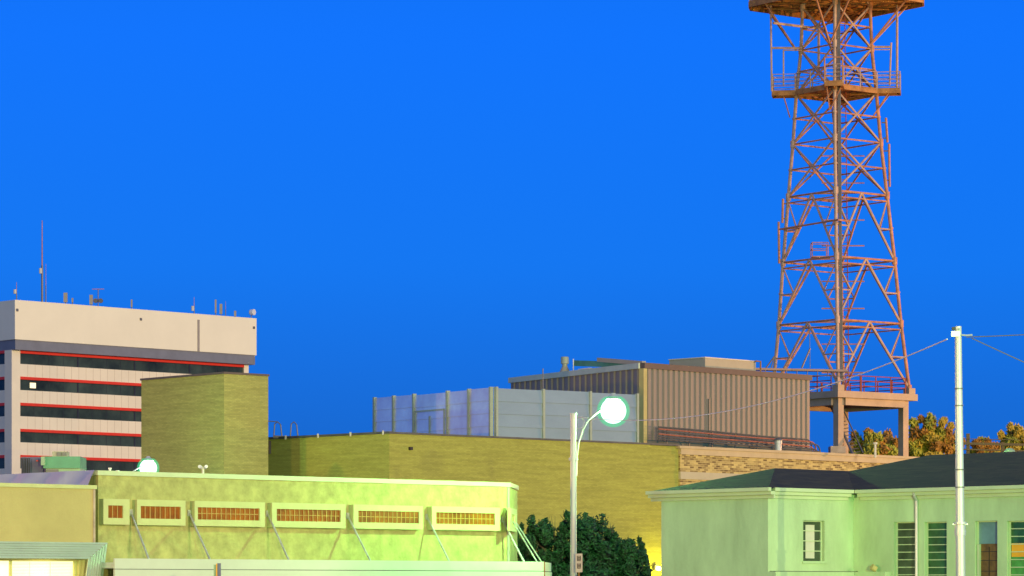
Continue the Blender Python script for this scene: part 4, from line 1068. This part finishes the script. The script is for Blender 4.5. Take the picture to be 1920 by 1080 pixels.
for zq in (2.2, 2.5, 2.75): HR.box(mb, hs[2][0] + .1, hs[2][1] - .12, zq, zq + .02, -.149, -.14)
HR.box(mb, (hs[2][0] + hs[2][1]) / 2 - .01, (hs[2][0] + hs[2][1]) / 2 + .01, 1, 2.9, -.1395, -.13); mb.build('muntin', M['black'], dr)
mb = MB(); HR.box(mb, hs[2][0] + .03, hs[2][0] + .10, .6, 2.97, -.148, -.06); mb.build('jamb', M['fascia'], dr)
w4 = window(HR, *hs[3], 'win_green_reflect', 13)
mb = MB(); HR.box(mb, hs[3][0] + .05, hs[3][1] - .05, hs[3][3] - 1.0, hs[3][3] - .62, -.1495, -.146); mb.build('orange_poster', M['paper'], w4)
mb = MB(); HR.box(mb, hs[3][0] + .05, hs[3][1] - .05, hs[3][3] - 1.6, hs[3][3] - 1.003, -.1495, -.146); mb.build('green_poster', M['poster_green'], w4)
window(HR, *hs[4], 'win_dark', 13)
# downspout and ledge
s_ = HR.s(1719, .05)
mb = MB(); q = [HR.at(s_, ov - .1, ZE - .02), HR.at(s_, ov - .12, ZE - .12), HR.at(s_, .07, ZE - .25), HR.at(s_, .07, 0)]
mb.tube(q, .04, 8); mb.build('downspout', M['galv'], house)
mb = MB(); zl = HM.z(1500, 1072, .2); HM.box(mb, 0.0, La - .05, zl - .3, zl, .003, .3); HR.box(mb, .31, HR.s(1672), zl - .3, zl, .003, .3); mb.build('ledge', M['house'], house)
mb = MB(); HM.box(mb, 0.05, La - .1, zl + .002, zl + .02, .02, .26); mb.build('ledge_stain_strip', M['flashing'], house)  # thin dark strip standing for the stain along the ledge top
s_ = HR.s(1638, .2); q = HR.at(s_, .2, zl + .1)
t = thing('ledge_floodlight', q, 'small floodlight lying on the ledge left of the first tall window', 'floodlight')
mb = MB(); mb.tube([q + Vector((-.06, -.05, .05)), q + Vector((.06, 0, -.02))], .09, 10); mb.build('head', M['trim_gold'], t); MB().tube([q + Vector((.05, .05, -.1)), q], .02, 6).build('stem', M['galv_dark'], t)
# roof vent and dish
q = P(1862, 886, 92.5)
t = thing('roof_vent', q, 'tiny pale vent pipe poking from the dark house roof', 'vent')
MB().tube([q - Vector((0, 0, .1)), q + Vector((0, 0, .07))], .03, 8).build('pipe', M['white'], t); MB().tube([q - Vector((0, 0, .06)), q - Vector((0, 0, .02))], .08, 8).build('flange', M['galv'], t)

# wooden rail frame and pale dome behind the house
t = thing('timber_frame', (P(1860, 0, 118).x, 118, 0), 'dark timber rail frame rising behind the house roof at the right', 'fence')
for px, yt in ((1815, 813), (1880, 829), (1945, 826)):
    x_ = P(px, 0, 118).x; wv = .05 if px != 1815 else .055; MB().box(x_ - wv, x_ + wv, 117.9, 118.1, 0, ZC + (HY - yt) * 118 / FPX).build('post', M['wood_dark'], t)
mb = MB()
for y0, y1, th in ((829, 833, .09), (841, 846, .05), (822, 826, .02)):
    A_ = P(1806, y0, 117.8); B_ = P(1990, y1, 117.8); th = Vector((0, 0, th)); bk = Vector((0, .08, 0)); mb.hexa([A_ - th, B_ - th, B_ - th + bk, A_ - th + bk, A_, B_, B_ + bk, A_ + bk])
each(mb, 'rail', M['wood_dark'], t)
q = P(1893, 846, 112)
tag(MB().lathe(Vector((q.x, q.y, q.z - .1)), [(.20, 0), (.20, .08), (.17, .14), (.1, .19), (.02, .21)], 20).tube([Vector((q.x, q.y, 0)), Vector((q.x, q.y, q.z - .1))], .04, 8).build('lamp_dome', M['hvac_pale']), 'pale green dome cap just above the ridge at the right edge', 'lamp')
